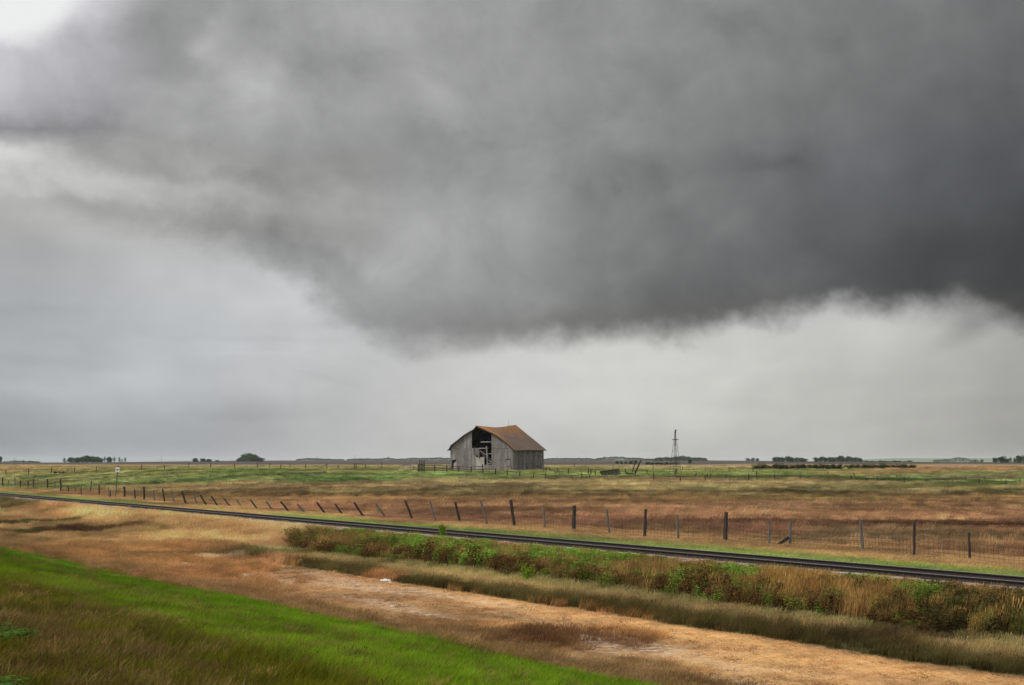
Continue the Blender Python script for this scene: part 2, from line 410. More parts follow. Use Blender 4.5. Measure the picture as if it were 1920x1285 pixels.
def paint(X, Y):
    X = np.asarray(X, float); Y = np.asarray(Y, float)
    n = X * NX + Y * NY; s = X * DX + Y * DY
    wn = n + 0.32 * fbm(s / 2.2, n / 1.2, 21, 3) * (np.abs(n - 34) > 2.4)
    cn = np.stack([np.interp(wn, [t[0] for t in N_TAB], [t[1][k] for t in N_TAB]) for k in range(3)], -1)
    Yw = Y * (1 + 0.13 * fbm(X / 34, Y / 26, 31, 4) + 0.05 * fbm(X / 6, Y / 6, 32, 3) * (Y < 300))
    Yw = np.where(Y > 330, Y * (1 + 0.05 * fbm(X / 150, Y / 400, 33, 2)), Yw)
    cy = np.stack([np.interp(Yw, [t[0] for t in Y_TAB], [t[1][k] for t in Y_TAB]) for k in range(3)], -1)
    m = sstep(44.5, 49, n + 1.5 * fbm(s / 7, n / 4, 23, 2))[..., None]
    c = cn * (1 - m) + cy * m
    for (ax, ayf, ayn, bx, cyy, bc, st) in _B:
        cx = (bx - HX) / F * Y           # a patch drawn out along the line of sight keeps its bearing
        cxw = (bx - HX) / F * cyy
        dx = (X - cxw - (bx - HX) / F * (Y - cyy)) / ax
        dy = np.where(Y > cyy, (Y - cyy) / ayf, (Y - cyy) / ayn)
        near = (np.abs(dx) < 1.8) & (np.abs(dy) < 1.8)
        if not near.any(): continue
        idx = np.nonzero(near)
        xx = X[idx]; yy = Y[idx]
        d = np.sqrt(dx[idx] ** 2 + dy[idx] ** 2) + 0.55 * fbm(xx / ax * 3.0, yy / (ayf + ayn) * 4, int(bx) % 97, 4)
        w = (st * sstep(1.15, .65, d))[..., None]
        c[idx] = c[idx] * (1 - w) + bc * w
    # streaks of straw and darker growth
    st = fbm(s / 7, n / 1.6, 41, 4)
    st = np.where(n > 46, fbm(X / 16, Y / 4.5, 42, 4), st)
    patch = fbm(X / 5, Y / 5, 43, 3)
    amp = np.where(n < 18, .28, .60) * np.where((n > 32) & (n < 35.6), .3, 1)
    amp = np.where(Y > 330, .08, amp)
    # straw and rust growth in turn, drawn out in streaks
    q = fbm(X / 30, Y / 5, 44, 5) * sstep(46, 52, n) * (Y < 240)
    q = q + fbm(s / 14, n / 2.5, 45, 4) * (n > 17.6) * (n < 31) * .8
    c = c * (1 + q[..., None] * np.array([.55, .62, .62]))
    mo = fbm(X / 2.2, Y / 6.5, 47, 4) * sstep(44, 50, n) * (Y < 260)
    c = c * (1 + .55 * mo)[..., None]
    dl = sstep(.12, .34, fbm(X / 38, Y / 3.2, 46, 4)) * sstep(46, 52, n) * (Y < 240)
    c = c * (1 - .28 * dl[..., None])
    g = np.clip(1 + amp * st + .14 * patch * (Y < 330), .45, 1.7)[..., None]
    c = c * g
    # the right end of the near bank is a fresher green
    fr = sstep(55, 24, s) * sstep(6.5, 8.5, n) * (n < 17.3)
    c = c * (1 - fr[..., None] * .7) + C(114, 142, 48) * fr[..., None] * .7
    c = np.where((n > 46)[..., None], c * np.array([.97, 1.02, .94]), c)
    lum = (c * np.array([.3, .59, .11])).sum(-1, keepdims=True)
    c = lum + (c - lum) * np.where(n < 17.4, 1.0, .86)[..., None]
    return np.clip(c, .006, .75)


def salt(X, Y):
    n = X * NX + Y * NY; s = X * DX + Y * DY
    m = sstep(19.2, 20.6, n) * sstep(25.2, 24.0, n) * sstep(75, 45, s)
    return m * sstep(-.05, .35, fbm(s / 6, n / 1.1, 61, 4) + .1)


# ---------------------------------------------------------------- object helpers
def link(o, parent=None):
    COL.objects.link(o)
    if parent is not None: o.parent = parent
    return o


def tag(o, label=None, cat=None, group=None, kind=None):
    if label: o['label'] = label
    if cat: o['category'] = cat
    if group: o['group'] = group
    if kind: o['kind'] = kind
    return o


def empty(name, loc, label, cat, group=None, rz=0):
    o = bpy.data.objects.new(name, None); o.empty_display_size = .3
    o.location = loc; o.rotation_euler = (0, 0, rz)
    link(o); return tag(o, label, cat, group)


def np_mesh(name, V, Fq, mat, parent=None, smooth=False):
    me = bpy.data.meshes.new(name)
    V = np.asarray(V, np.float32); Fq = np.asarray(Fq, np.int32)
    k = Fq.shape[1]
    me.vertices.add(len(V)); me.vertices.foreach_set('co', V.ravel())
    me.loops.add(Fq.size); me.loops.foreach_set('vertex_index', Fq.ravel())
    me.polygons.add(len(Fq)); me.polygons.foreach_set('loop_start', np.arange(0, Fq.size, k, dtype=np.int32))
    me.polygons.foreach_set('loop_total', np.full(len(Fq), k, np.int32))
    me.update(calc_edges=True)
    if smooth: me.polygons.foreach_set('use_smooth', np.ones(len(Fq), bool))
    if mat: me.materials.append(mat)
    return me


class MB:
    """collects boxes, bars and tubes and builds them as one mesh object"""
    def __init__(s): s.v = []; s.f = []

    def add(s, vs, fs):
        b = len(s.v); s.v += [tuple(v) for v in vs]; s.f += [tuple(i + b for i in f) for f in fs]

    def bar(s, a, b, w, t, up=None):
        a = Vector(a); b = Vector(b); d = (b - a)
        if d.length < 1e-6: return
        d.normalize()
        up = Vector(up) if up is not None else (Vector((0, 0, 1)) if abs(d.z) < .9 else Vector((0, 1, 0)))
        x = d.cross(up).normalized(); y = x.cross(d).normalized()
        vs = [p + x * (i * w / 2) + y * (j * t / 2) for p in (a, b) for i, j in ((-1, -1), (1, -1), (1, 1), (-1, 1))]
        s.add(vs, [(0, 1, 2, 3), (7, 6, 5, 4), (0, 4, 5, 1), (1, 5, 6, 2), (2, 6, 7, 3), (3, 7, 4, 0)])

    def tube(s, pts, rad, sides=6, cap=True):
        pts = [Vector(p) for p in pts]
        if not isinstance(rad, (list, tuple)): rad = [rad] * len(pts)
        rings = []
        for i, p in enumerate(pts):
            d = (pts[min(i + 1, len(pts) - 1)] - pts[max(i - 1, 0)]).normalized()
            up = Vector((0, 0, 1)) if abs(d.z) < .9 else Vector((0, 1, 0))
            x = d.cross(up).normalized(); y = x.cross(d).normalized()
            rings.append([p + (x * math.cos(k * 2 * math.pi / sides) + y * math.sin(k * 2 * math.pi / sides)) * rad[i] for k in range(sides)])
        vs = [v for r in rings for v in r]; fs = []
        for i in range(len(pts) - 1):
            for k in range(sides):
                k2 = (k + 1) % sides
                fs.append((i * sides + k, i * sides + k2, (i + 1) * sides + k2, (i + 1) * sides + k))
        if cap: fs.append(tuple(range(sides))[::-1]); fs.append(tuple((len(pts) - 1) * sides + k for k in range(sides)))
        s.add(vs, fs)

    def quad(s, a, b, c, d): s.add([a, b, c, d], [(0, 1, 2, 3)])

    def build(s, name, mat, parent=None, smooth=False, origin=None):
        me = bpy.data.meshes.new(name)
        o0 = Vector(origin) if origin is not None else Vector((0, 0, 0))
        me.from_pydata([Vector(v) - o0 for v in s.v], [], s.f); me.update()
        if smooth:
            for p in me.polygons: p.use_smooth = True
        if mat: me.materials.append(mat)
        o = bpy.data.objects.new(name, me); o.location = o0 if parent is None else (0, 0, 0)
        if parent is not None and origin is not None: o.location = o0
        return link(o, parent)


# ---------------------------------------------------------------- materials
def principled(name):
    m = bpy.data.materials.new(name); m.use_nodes = True
    N = NT(m.node_tree)
    b = N.node('ShaderNodeBsdfPrincipled'); o = N.node('ShaderNodeOutputMaterial'); N.link(b.outputs[0], o.inputs[0])
    b.inputs['Roughness'].default_value = .9
    try: b.inputs['Specular IOR Level'].default_value = .2
    except Exception: pass
    return m, N, b


def mat_wood(name, c1, c2, scale=(14, 14, 1.2), dark=.35, rough=.9, bump=.4):
    m, N, b = principled(name)
    tc = N.node('ShaderNodeTexCoord')
    v = N.mapping(tc.outputs['Object'], scale)
    n1 = N.noise(v, 2.0, 6, .6)
    n2 = N.noise(tc.outputs['Object'], 1.3, 3)
    geo = N.node('ShaderNodeNewGeometry')
    c = N.ramp(n1.outputs[0], [(.3, c1), (.7, c2)])
    rp = N.mapr(geo.outputs['Random Per Island'], 0, 1, 1 - dark, 1 + dark * .7)
    mm = N.math('MULTIPLY', rp, N.mapr(n2.outputs[0], .3, .7, .8, 1.15))
    cc = N.node('ShaderNodeCombineColor')
    for i in range(3): N.link(mm, cc.inputs[i])
    c = N.mix(1, c, cc.outputs[0], 'MULTIPLY')
    N.link(c, b.inputs['Base Color'])
    bp = N.node('ShaderNodeBump'); bp.inputs['Strength'].default_value = bump; bp.inputs['Distance'].default_value = .02
    N.link(n1.outputs[0], bp.inputs['Height']); N.link(bp.outputs[0], b.inputs['Normal'])
    b.inputs['Roughness'].default_value = rough
    return m


M = {}
M['post_dark'] = mat_wood('dark weathered wood', (.016, .013, .011), (.06, .05, .042), dark=.2)
M['post_grey'] = mat_wood('grey weathered wood', (.06, .053, .048), (.19, .17, .15), dark=.2)
M['board'] = mat_wood('grey barn boards', (.115, .104, .095), (.30, .277, .255), scale=(10, 10, .8), dark=.3)
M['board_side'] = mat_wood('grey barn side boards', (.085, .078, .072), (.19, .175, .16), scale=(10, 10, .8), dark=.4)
M['board_light'] = mat_wood('pale bare boards', (.26, .24, .22), (.42, .39, .36), scale=(8, 8, .8), dark=.15)
M['beam'] = mat_wood('pale barn timbers', (.2, .19, .165), (.4, .38, .33), dark=.2)
M['fence_wood'] = mat_wood('fence boards', (.035, .028, .025), (.10, .085, .075), dark=.3)
M['fence_pale'] = mat_wood('bleached fence boards', (.16, .145, .13), (.34, .31, .28), dark=.2)
M['tie'] = mat_wood('creosoted timber', (.03, .025, .022), (.09, .075, .065), dark=.3)
M['rafter'] = mat_wood('shade dark rafters', (.007, .006, .005), (.016, .014, .012), dark=.2)  # near-black base colour carries the shade inside the barn
M['inside'] = mat_wood('shade dark barn interior boards', (.004, .0035, .003), (.010, .009, .008), dark=.2)  # shade of the deep interior painted in, roof underside included


def mat_plain(name, col, rough=.8, metallic=0, var=.25, scale=6):
    m, N, b = principled(name)
    tc = N.node('ShaderNodeTexCoord')
    n1 = N.noise(tc.outputs['Object'], scale, 5, .6)
    c = N.ramp(n1.outputs[0], [(.3, tuple(k * (1 - var) for k in col)), (.7, tuple(k * (1 + var) for k in col))])
    N.link(c, b.inputs['Base Color']); b.inputs['Roughness'].default_value = rough; b.inputs['Metallic'].default_value = metallic
    return m


M['rail_side'] = mat_plain('rusty rail steel', (.022, .017, .015), .75, 0, .4, 20)
M['rail_top'] = mat_plain('worn rail head', (.30, .31, .31), .4, .4, .2, 3)
M['iron'] = mat_plain('galvanised windmill iron', (.09, .075, .07), .7, .1, .3, 3)
M['iron_dark'] = mat_plain('dark iron', (.02, .018, .018), .7, .2, .3, 3)
M['wire'] = mat_plain('rusty fence wire', (.045, .035, .03), .7, 0, .3, 3)
M['white'] = mat_plain('white enamel panel', (.78, .78, .76), .5, 0, .05, 4)
M['black'] = mat_plain('black paint and gap dark', (.02, .02, .02), .6, 0, .1, 4)
M['sign_post'] = mat_plain('green grey steel post', (.07, .10, .09), .7, 0, .25, 6)
M['rock'] = mat_plain('pale stone', (.6, .58, .52), .9, 0, .25, 9)
M['rock_dark'] = mat_plain('dark stone', (.03, .03, .032), .9, 0, .5, 3)
M['bark'] = mat_wood('bark', (.03, .025, .02), (.09, .07, .055), dark=.1)


def mat_roof():
    m, N, b = principled('lichen covered shingles')
    tc = N.node('ShaderNodeTexCoord'); ob = tc.outputs['Object']
    sep = N.node('ShaderNodeSeparateXYZ'); N.link(ob, sep.inputs[0])
    n1 = N.noise(ob, .9, 6, .65); n2 = N.noise(N.mapping(ob, (3, 3, 9)), 2.2, 6, .7)
    # the lichen is an orange growth, thick near the ridge and at the gable edge
    f = N.math('ADD', N.mapr(sep.outputs[2], 4.0, 7.2, -.30, .42), n1.outputs[0])
    edge = N.mapr(sep.outputs[1], 0.0, 3.0, .45, 0.0)
    f = N.math('ADD', f, edge)
    f = N.mapr(f, .50, 1.1)
    c = N.mix(f, (.110, .074, .055), (.26, .118, .033))
    g = N.mapr(n2.outputs[0], .3, .7, .62, 1.35)
    cc = N.node('ShaderNodeCombineColor')
    for i in range(3): N.link(g, cc.inputs[i])
    c = N.mix(1, c, cc.outputs[0], 'MULTIPLY')
    N.link(c, b.inputs['Base Color'])
    wv = N.node('ShaderNodeTexWave'); wv.wave_type = 'BANDS'; wv.bands_direction = 'Z'
    wv.inputs['Scale'].default_value = 2.6; wv.inputs['Distortion'].default_value = 1.2; N.link(ob, wv.inputs['Vector'])
    bp = N.node('ShaderNodeBump'); bp.inputs['Strength'].default_value = .7; bp.inputs['Distance'].default_value = .05
    N.link(N.math('ADD', wv.outputs[0], n2.outputs[0]), bp.inputs['Height']); N.link(bp.outputs[0], b.inputs['Normal'])
    return m


M['roof'] = mat_roof()


def mat_ground():
    m, N, b = principled('prairie ground')
    at = N.node('ShaderNodeAttribute'); at.attribute_name = 'tint'
    sa = N.node('ShaderNodeAttribute'); sa.attribute_name = 'salt'
    geo = N.node('ShaderNodeNewGeometry'); P = geo.outputs['Position']
    n1 = N.noise(P, 1.1, 8, .65); n2 = N.noise(P, 6.0, 6, .7)
    n3 = N.noise(N.mapping(P, (.05, .2, 1)), 1.0, 6, .6)
    g = N.math('MULTIPLY', N.mapr(n1.outputs[0], .3, .7, .72, 1.3), N.mapr(n2.outputs[0], .3, .7, .72, 1.28))
    g = N.math('MULTIPLY', g, N.mapr(n3.outputs[0], .3, .7, .88, 1.12))
    cc = N.node('ShaderNodeCombineColor')
    for i in range(3): N.link(g, cc.inputs[i])
    c = N.mix(1, at.outputs['Color'], cc.outputs[0], 'MULTIPLY')
    n4 = N.noise(P, 4.0, 8, .75)
    sf = N.math('MULTIPLY', sa.outputs['Fac'], N.mapr(n4.outputs[0], .47, .60), clamp=True)
    c = N.mix(sf, c, (.44, .36, .27))
    N.link(c, b.inputs['Base Color'])
    bp = N.node('ShaderNodeBump'); bp.inputs['Strength'].default_value = .6; bp.inputs['Distance'].default_value = .06
    N.link(N.math('ADD', n1.outputs[0], n2.outputs[0]), bp.inputs['Height']); N.link(bp.outputs[0], b.inputs['Normal'])
    b.inputs['Roughness'].default_value = 1
    return m


def mat_gravel():
    m, N, b = principled('pinkish ballast gravel')
    geo = N.node('ShaderNodeNewGeometry'); P = geo.outputs['Position']
    vo = N.node('ShaderNodeTexVoronoi'); vo.inputs['Scale'].default_value = 14; N.link(P, vo.inputs['Vector'])
    n1 = N.noise(P, 1.2, 6, .7)
    c = N.mix(vo.outputs['Distance'], (.20, .14, .11), (.42, .32, .26))
    c = N.mix(N.mapr(n1.outputs[0], .45, .65), c, (.16, .12, .085))
    N.link(c, b.inputs['Base Color'])
    bp = N.node('ShaderNodeBump'); bp.inputs['Strength'].default_value = 1; bp.inputs['Distance'].default_value = .04
    N.link(vo.outputs['Distance'], bp.inputs['Height']); N.link(bp.outputs[0], b.inputs['Normal'])
    return m


def mat_leaf(name, attr='tint', instancer=True, base=None, trans=.35, var=(.62, 1.38)):
    m = bpy.data.materials.new(name); m.use_nodes = True; N = NT(m.node_tree)
    geo = N.node('ShaderNodeNewGeometry')
    if base is None:
        at = N.node('ShaderNodeAttribute'); at.attribute_name = attr; at.attribute_type = 'INSTANCER' if instancer else 'GEOMETRY'
        c = at.outputs['Color']
    else:
        oi = N.node('ShaderNodeObjectInfo')
        c = N.mix(oi.outputs['Random'], tuple(k * .8 for k in base), tuple(k * 1.2 for k in base))
    r = geo.outputs['Random Per Island']
    g = N.mapr(r, 0, 1, *var)
    cc = N.node('ShaderNodeCombineColor')
    for i in range(3): N.link(g, cc.inputs[i])
    c = N.mix(1, c, cc.outputs[0], 'MULTIPLY')
    d = N.node('ShaderNodeBsdfDiffuse'); t = N.node('ShaderNodeBsdfTranslucent')
    N.link(c, d.inputs[0]); N.link(c, t.inputs[0])
    ms = N.node('ShaderNodeMixShader'); ms.inputs[0].default_value = trans
    N.link(d.outputs[0], ms.inputs[1]); N.link(t.outputs[0], ms.inputs[2])
    o = N.node('ShaderNodeOutputMaterial'); N.link(ms.outputs[0], o.inputs[0])
    return m


M['grass'] = mat_leaf('grass blades')
M['leaf_dark'] = mat_leaf('dark tree leaves', base=(.030, .062, .026), trans=.2, var=(.5, 1.5))
M['leaf_mid'] = mat_leaf('green tree leaves', base=(.045, .095, .028), trans=.2, var=(.5, 1.5))
M['leaf_brown'] = mat_leaf('olive shrub leaves', base=(.045, .052, .022), trans=.2, var=(.5, 1.5))
M['leaf_lime'] = mat_leaf('lime shrub leaves', base=(.17, .27, .02), trans=.3, var=(.5, 1.4))
M['brush'] = mat_leaf('dead brush', base=(.05, .036, .026), trans=.1, var=(.5, 1.5))

# ---------------------------------------------------------------- ground sheet
def lines(*seg):
    out = []
    for a, b, st in seg: out += list(np.arange(a, b, st))
    return out


def geo_lines(a, b, r):
    out = [a]; st = 8.0
    while out[-1] < b:
        out.append(out[-1] + st); st *= r
    return out


def build_ground():
    s = sorted([-v for v in geo_lines(60, 9000, 1.35)] + lines((-58, 14, 2), (14, 260, 1), (260, 600, 4)) + geo_lines(600, 9200, 1.1))
    n = sorted([-v for v in geo_lines(40, 9000, 1.35)] + lines((-38, 0, 2), (0, 60, .4), (60, 280, 1.25), (280, 600, 4)) + geo_lines(600, 9200, 1.1))
    s = np.array(s); n = np.array(n)
    S, Nn = np.meshgrid(s, n, indexing='ij')
    X = S * DX + Nn * NX; Y = S * DY + Nn * NY
    Z = terrain(X, Y)
    V = np.stack([X, Y, Z], -1).reshape(-1, 3)
    a, b = S.shape
    i = np.arange(a - 1)[:, None] * b + np.arange(b - 1)[None, :]
    Fq = np.stack([i, i + 1, i + b + 1, i + b], -1).reshape(-1, 4)[:, ::-1]
    me = np_mesh('ground', V, Fq, mat_ground(), smooth=True)
    if me.polygons[0].normal.z < 0: me.flip_normals()
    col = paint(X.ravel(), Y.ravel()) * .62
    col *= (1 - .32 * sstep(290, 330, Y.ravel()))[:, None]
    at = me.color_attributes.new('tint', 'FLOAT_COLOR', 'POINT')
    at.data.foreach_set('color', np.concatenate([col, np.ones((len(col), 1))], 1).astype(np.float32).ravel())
    a2 = me.attributes.new('salt', 'FLOAT', 'POINT'); a2.data.foreach_set('value', salt(X.ravel(), Y.ravel()).astype(np.float32))
    o = bpy.data.objects.new('ground', me); link(o); tag(o, kind='structure')


build_ground()


def sn(s, n, z=None):
    X = s * DX + n * NX; Y = s * DY + n * NY
    return Vector((X, Y, float(terrain(X, Y)) if z is None else z))


# low green hills on the horizon at the right
def build_hills():
    xs = np.arange(1560, 2200, 8.0); V = []; Fq = []
    for i, x in enumerate(xs):
        top = 862 - 2.6 * float(sstep(1590, 1700, x)) + .5 * float(fbm(np.array(x / 60.), np.array(0.), 5, 2))
        for k, (Yd, row) in enumerate(((3600, None), (4300, top), (5200, top + .8), (6200, None))):
            X = (x - HX) / F * Yd
            z = CAM_Z + (HY - row) / F * Yd if row is not None else -9.5
            V.append((X, Yd, z))
    for i in range(len(xs) - 1):
        for k in range(3):
            a = i * 4 + k; Fq.append((a, a + 4, a + 5, a + 1))
    me = np_mesh('hills', V, Fq, mat_plain('hill grass', (.12, .15, .07), 1, 0, .2, .004), smooth=True)
    o = bpy.data.objects.new('hills', me); link(o); tag(o, kind='structure')


build_hills()

# ballast bed, 4 mm and more above the ground sheet
def build_ballast():
    S = np.arange(-60, 420, .6); prof = [(31.9, -.34), (32.35, -.19), (32.9, -.165), (33.45, -.165), (34.0, -.145), (34.55, -.165), (35.1, -.165), (35.7, -.21), (36.2, -.5)]
    V = []; Fq = []
    for s in S:
        for (n, z) in prof:
            nn = n + random.uniform(-.06, .06); p = sn(s, nn, z + random.uniform(-.018, .018)); V.append(p)
    k = len(prof)
    for i in range(len(S) - 1):
        for j in range(k - 1):
            a = i * k + j; Fq.append((a, a + k, a + k + 1, a + 1))
    me = np_mesh('ballast_bed', [tuple(v) for v in V], Fq, mat_gravel())
    if me.polygons[0].normal.z < 0: me.flip_normals()
    o = bpy.data.objects.new('ballast_bed', me); link(o); tag(o, kind='structure')


build_ballast()


def build_track():
    t = empty('railway_track', sn(0, 34, 0), 'single railway line of two dark rusty rails on gravel, running behind the weedy bank', 'railway track')
    org = sn(0, 34, 0)
    # rail profile (across, up)
    half = [(.07, -.172), (.07, -.155), (.012, -.13), (.01, -.05), (.037, -.04), (.037, -.006), (.028, 0)]
    prof = half + [(-a, b) for a, b in reversed(half)]
    for nc in (33.28, 34.72):
        V = []; Fq = []; S = list(np.arange(-60, 420, 6.0))
        for s in S:
            for (a, b) in prof:
                p = sn(s, nc + a, b) - org; V.append(tuple(p))
        k = len(prof); mi = []
        for i in range(len(S) - 1):
            for j in range(k):
                a = i * k + j; c = i * k + (j + 1) % k
                Fq.append((a, c, c + k, a + k)); mi.append(1 if j == 6 else 0)
        me = np_mesh('rail', V, Fq, M['rail_side']); me.materials.append(M['rail_top'])
        me.polygons.foreach_set('material_index', np.array(mi, np.int32)); me.update()
        bm = bmesh.new(); bm.from_mesh(me); bmesh.ops.recalc_face_normals(bm, faces=bm.faces); bm.to_mesh(me); bm.free()
        o = bpy.data.objects.new('rail', me); link(o, t)
    first = None; rest = MB()
    k = 0
    for s in np.arange(14, 380, .56):
        jit = random.uniform(-.06, .06); zz = -.172 - .07 + random.uniform(-.012, .004)
        if k < 100:
            if first is None:
                mb = MB(); mb.bar((NX * -1.3, NY * -1.3, 0), (NX * 1.3, NY * 1.3, 0), .23, .14)
                first = mb.build('tie', M['tie'], t); o = first
            else:
                o = first.copy(); COL.objects.link(o); o.parent = t
            o.location = sn(s, 34 + jit, zz) - org
        else:
            a = sn(s, 32.7 + jit, zz) - org; b = sn(s, 35.3 + jit, zz) - org; rest.bar(a, b, .23, .14)
        k += 1
    r = rest.build('tie', M['tie'], t); r['kind'] = 'stuff'


build_track()


# ---------------------------------------------------------------- posts and fences
def post_mesh(mb, a, b, r, square=False, sides=7):
    """an irregular weathered post from base a to top b"""
    a = Vector(a); b = Vector(b); pts = []; rad = []
    for i in range(6):
        t = i / 5; p = a.lerp(b, t)
        if 0 < i < 5: p = p + Vector((random.uniform(-1, 1), random.uniform(-1, 1), 0)) * r * .22
        pts.append(p); rad.append(r * (1.08 - .16 * t) * random.uniform(.9, 1.1))
    mb.tube(pts, rad, 4 if square else sides)


def fence(name, label, cat, posts, wire_heights=None, verts=0, wire_r=.006, group=None, mats=('post_dark', 'post_grey'), rfac=1.0, rails=None, rail_mat='fence_wood'):
    """posts: (top x, top y, base x, base y, width px, shade)"""
    pts = []
    for (tx, ty, bx, by, w, sh) in posts:
        g = gp(bx, by); T = above(tx, ty, g.y); pts.append((g, T, w, sh))
    org = pts[len(pts) // 2][0].copy()
    e = empty(name, org, label, cat, group)
    for (g, T, w, sh) in pts:
        mb = MB(); r = max(.028, w * g.y / F / 2) * rfac
        d = random.uniform(-.05, .05)
        post_mesh(mb, (g - Vector((0, 0, .25))) - g, T + Vector((0, d, 0)) - g, r, square=(w > 6.5))
        o = mb.build('post', M[mats[sh]], e); o.location = g - org
    if wire_heights:
        mb = MB()
        for (g1, T1, _, _), (g2, T2, _, _) in zip(pts, pts[1:]):
            if abs(g2.x - g1.x) + abs(g2.y - g1.y) > 60: continue
            L = (g2 - g1).length; m = max(3, int(L / 1.2)); rows = []
            for hfrac in wire_heights:
                a = g1.lerp(T1, hfrac); b = g2.lerp(T2, hfrac); row = []
                sag = random.uniform(.01, .05)
                for i in range(m + 1):
                    t = i / m; p = a.lerp(b, t); p.z -= sag * 4 * t * (1 - t) * (L / 4) ** .5 + random.uniform(-.008, .008); row.append(p - org)
                rows.append(row)
                mb.tube(row, wire_r, 3, False)
            if verts:
                nv = int(L / verts)
                for i in range(1, nv):
                    t = i / nv * m; k = min(int(t), m - 1); fr = t - k
                    mb.tube([r_[k].lerp(r_[k + 1], fr) for r_ in rows], wire_r * .8, 3, False)
        mb.build('wire', M['wire'], e)
    if rails:
        for (x1, y1, i1, x2, y2, i2, th) in rails:
            Y1 = pts[i1][0].y - .09; Y2 = pts[i2][0].y - .09
            mb = MB(); a = above(x1, y1, Y1) - org; b = above(x2, y2, Y2) - org
            mb.bar(a, b, .04, th * pts[i1][0].y / F, (0, 0, 1))
            mb.build('rail', M[rail_mat], e)
    return e, pts, org


TRACK_POSTS = [
    (4.6, 895.2, 5.2, 913, 2.6, 0), (16.2, 900.5, 17, 912, 2.2, 1), (27.7, 896.7, 28.5, 912.5, 2.4, 1), (38.1, 900.8, 38.5, 914.6, 2.6, 0),
    (53.1, 901.5, 53, 914.4, 2.4, 0), (62.9, 899, 63.1, 916.5, 2.4, 0), (89.2, 898, 89.4, 918, 3, 0), (103, 902.5, 103.3, 919, 2.2, 1),
    (113.5, 898.3, 114.6, 923.3, 3, 0), (128.1, 911.3, 128.5, 924.4, 2, 0), (141.9, 912.5, 142.3, 923.5, 1.8, 1), (152, 912, 152.3, 929.6, 1.6, 0),
    (171.5, 902, 168.8, 925, 1.6, 0), (185.6, 908.8, 185.8, 929.6, 2.6, 0), (203.8, 913.3, 204.4, 932.7, 1.8, 1), (206.7, 920.2, 206.9, 933.8, 2.4, 0),
    (232.5, 912.5, 234.6, 934.2, 3.6, 0), (252.3, 917.5, 253.3, 937.5, 2.6, 0), (269.6, 913.5, 270.6, 938.8, 3.8, 0), (287.5, 919.8, 290.8, 942, 2.8, 1),
    (304.8, 917, 310, 944.6, 2.8, 0), (321.3, 921.3, 328.8, 945.2, 3, 1), (341.3, 921.9, 351.3, 947.9, 3.8, 0), (363.8, 925.4, 370.8, 947.3, 2.8, 1),
    (375.8, 928.5, 392.5, 950.4, 3.8, 0), (395.8, 930, 414.6, 952.5, 3, 0), (419.6, 934.4, 437.5, 951.5, 3, 0), (442.9, 935.8, 456.9, 950.8, 2.6, 1),
    (469.4, 936.9, 489.6, 957.7, 3.2, 0), (498.5, 940, 518.3, 959.8, 3.6, 1), (526, 940.6, 548.5, 961.9, 4, 0), (557.9, 945.2, 578.8, 964.4, 4.2, 1),
    (594, 941.5, 614.6, 964, 3.8, 0), (628.3, 945.2, 647.9, 966, 3.8, 0), (663.8, 942.5, 686.7, 969.6, 4.4, 0), (704.8, 943.8, 728.3, 971.7, 4, 1),
    (759.4, 938.5, 777, 975.4, 4.4, 0), (806.3, 940, 819.4, 978.8, 3.6, 1), (853.8, 941.3, 864, 980.8, 5.2, 0), (901, 937.5, 916.7, 986.5, 4, 1),
    (957.9, 937.5, 966.7, 988.5, 6, 0), (1019, 947.5, 1022, 991.3, 4, 1), (1076.3, 948.3, 1076.3, 994.8, 6.8, 0), (1137.3, 955.2, 1143.9, 1002.3, 4.4, 1),
    (1211, 954.7, 1207.7, 1008.9, 5.8, 0), (1269.6, 965, 1272.2, 1013.8, 4.8, 1), (1361.6, 960.4, 1359, 1016.7, 7.4, 0),
    (1442.2, 976.6, 1442.2, 1023.6, 4.4, 1), (1481.5, 977.2, 1481.3, 1023.6, 6, 1), (1613.5, 976.6, 1618.5, 1032.9, 6, 1),
    (1713.9, 978.9, 1713.6, 1044.7, 5, 0), (1817.7, 999, 1818.8, 1051.7, 4.8, 0), (1948, 1004, 1951, 1066, 5.4, 1)]
e, P, O = fence('wire_fence', 'long wire fence of uneven leaning wooden posts beside the railway line', 'fence', TRACK_POSTS[:33], (.35, .6, .85), 0, .007)
e, P, O = fence('wire_fence', 'woven wire fence on dark wooden posts at right, just beyond the railway line', 'fence', TRACK_POSTS[32:], (.06, .2, .34, .48, .62), .24, .0075)
i48 = 48 - 32
mb = MB(); g = P[i48][0]; a = above(1479, 1008, g.y - .12); b = above(1456, 1023.5, g.y - .12)
mb.bar(a - O, b - O, .10, .13); mb.build('brace', M['post_dark'], e)

MID = [(951.2, 881.7, 951.2, 893.3), (974.8, 883, 974.8, 897), (1001.7, 885.8, 999, 899.2), (1022.8, 888, 1022.8, 899.7), (1146.5, 892, 1146.5, 899.5),
       (1191, 888.5, 1191, 900), (1225.7, 886.7, 1225.7, 901.5), (1275.5, 892, 1275.5, 903.5), (1322.5, 890.4, 1322.5, 904), (1368.4, 890.4, 1368.4, 903),
       (1403.7, 888.7, 1403.7, 900), (1418, 883.5, 1420, 899.5), (1452.9, 889.4, 1452, 900.5), (1500.3, 890.8, 1500, 901.5), (1547.2, 889.4, 1547.2, 901.8),
       (1596.1, 891.7, 1596.1, 902.2), (1645.1, 893.9, 1645.1, 904.2), (1695.5, 895.2, 1695.5, 907), (1737.6, 897.1, 1737.6, 908.2), (1786.6, 896.9, 1786.6, 908),
       (1835.8, 898.2, 1835.8, 909.5), (1886, 900, 1886, 911.5), (1938, 901, 1938, 913)]
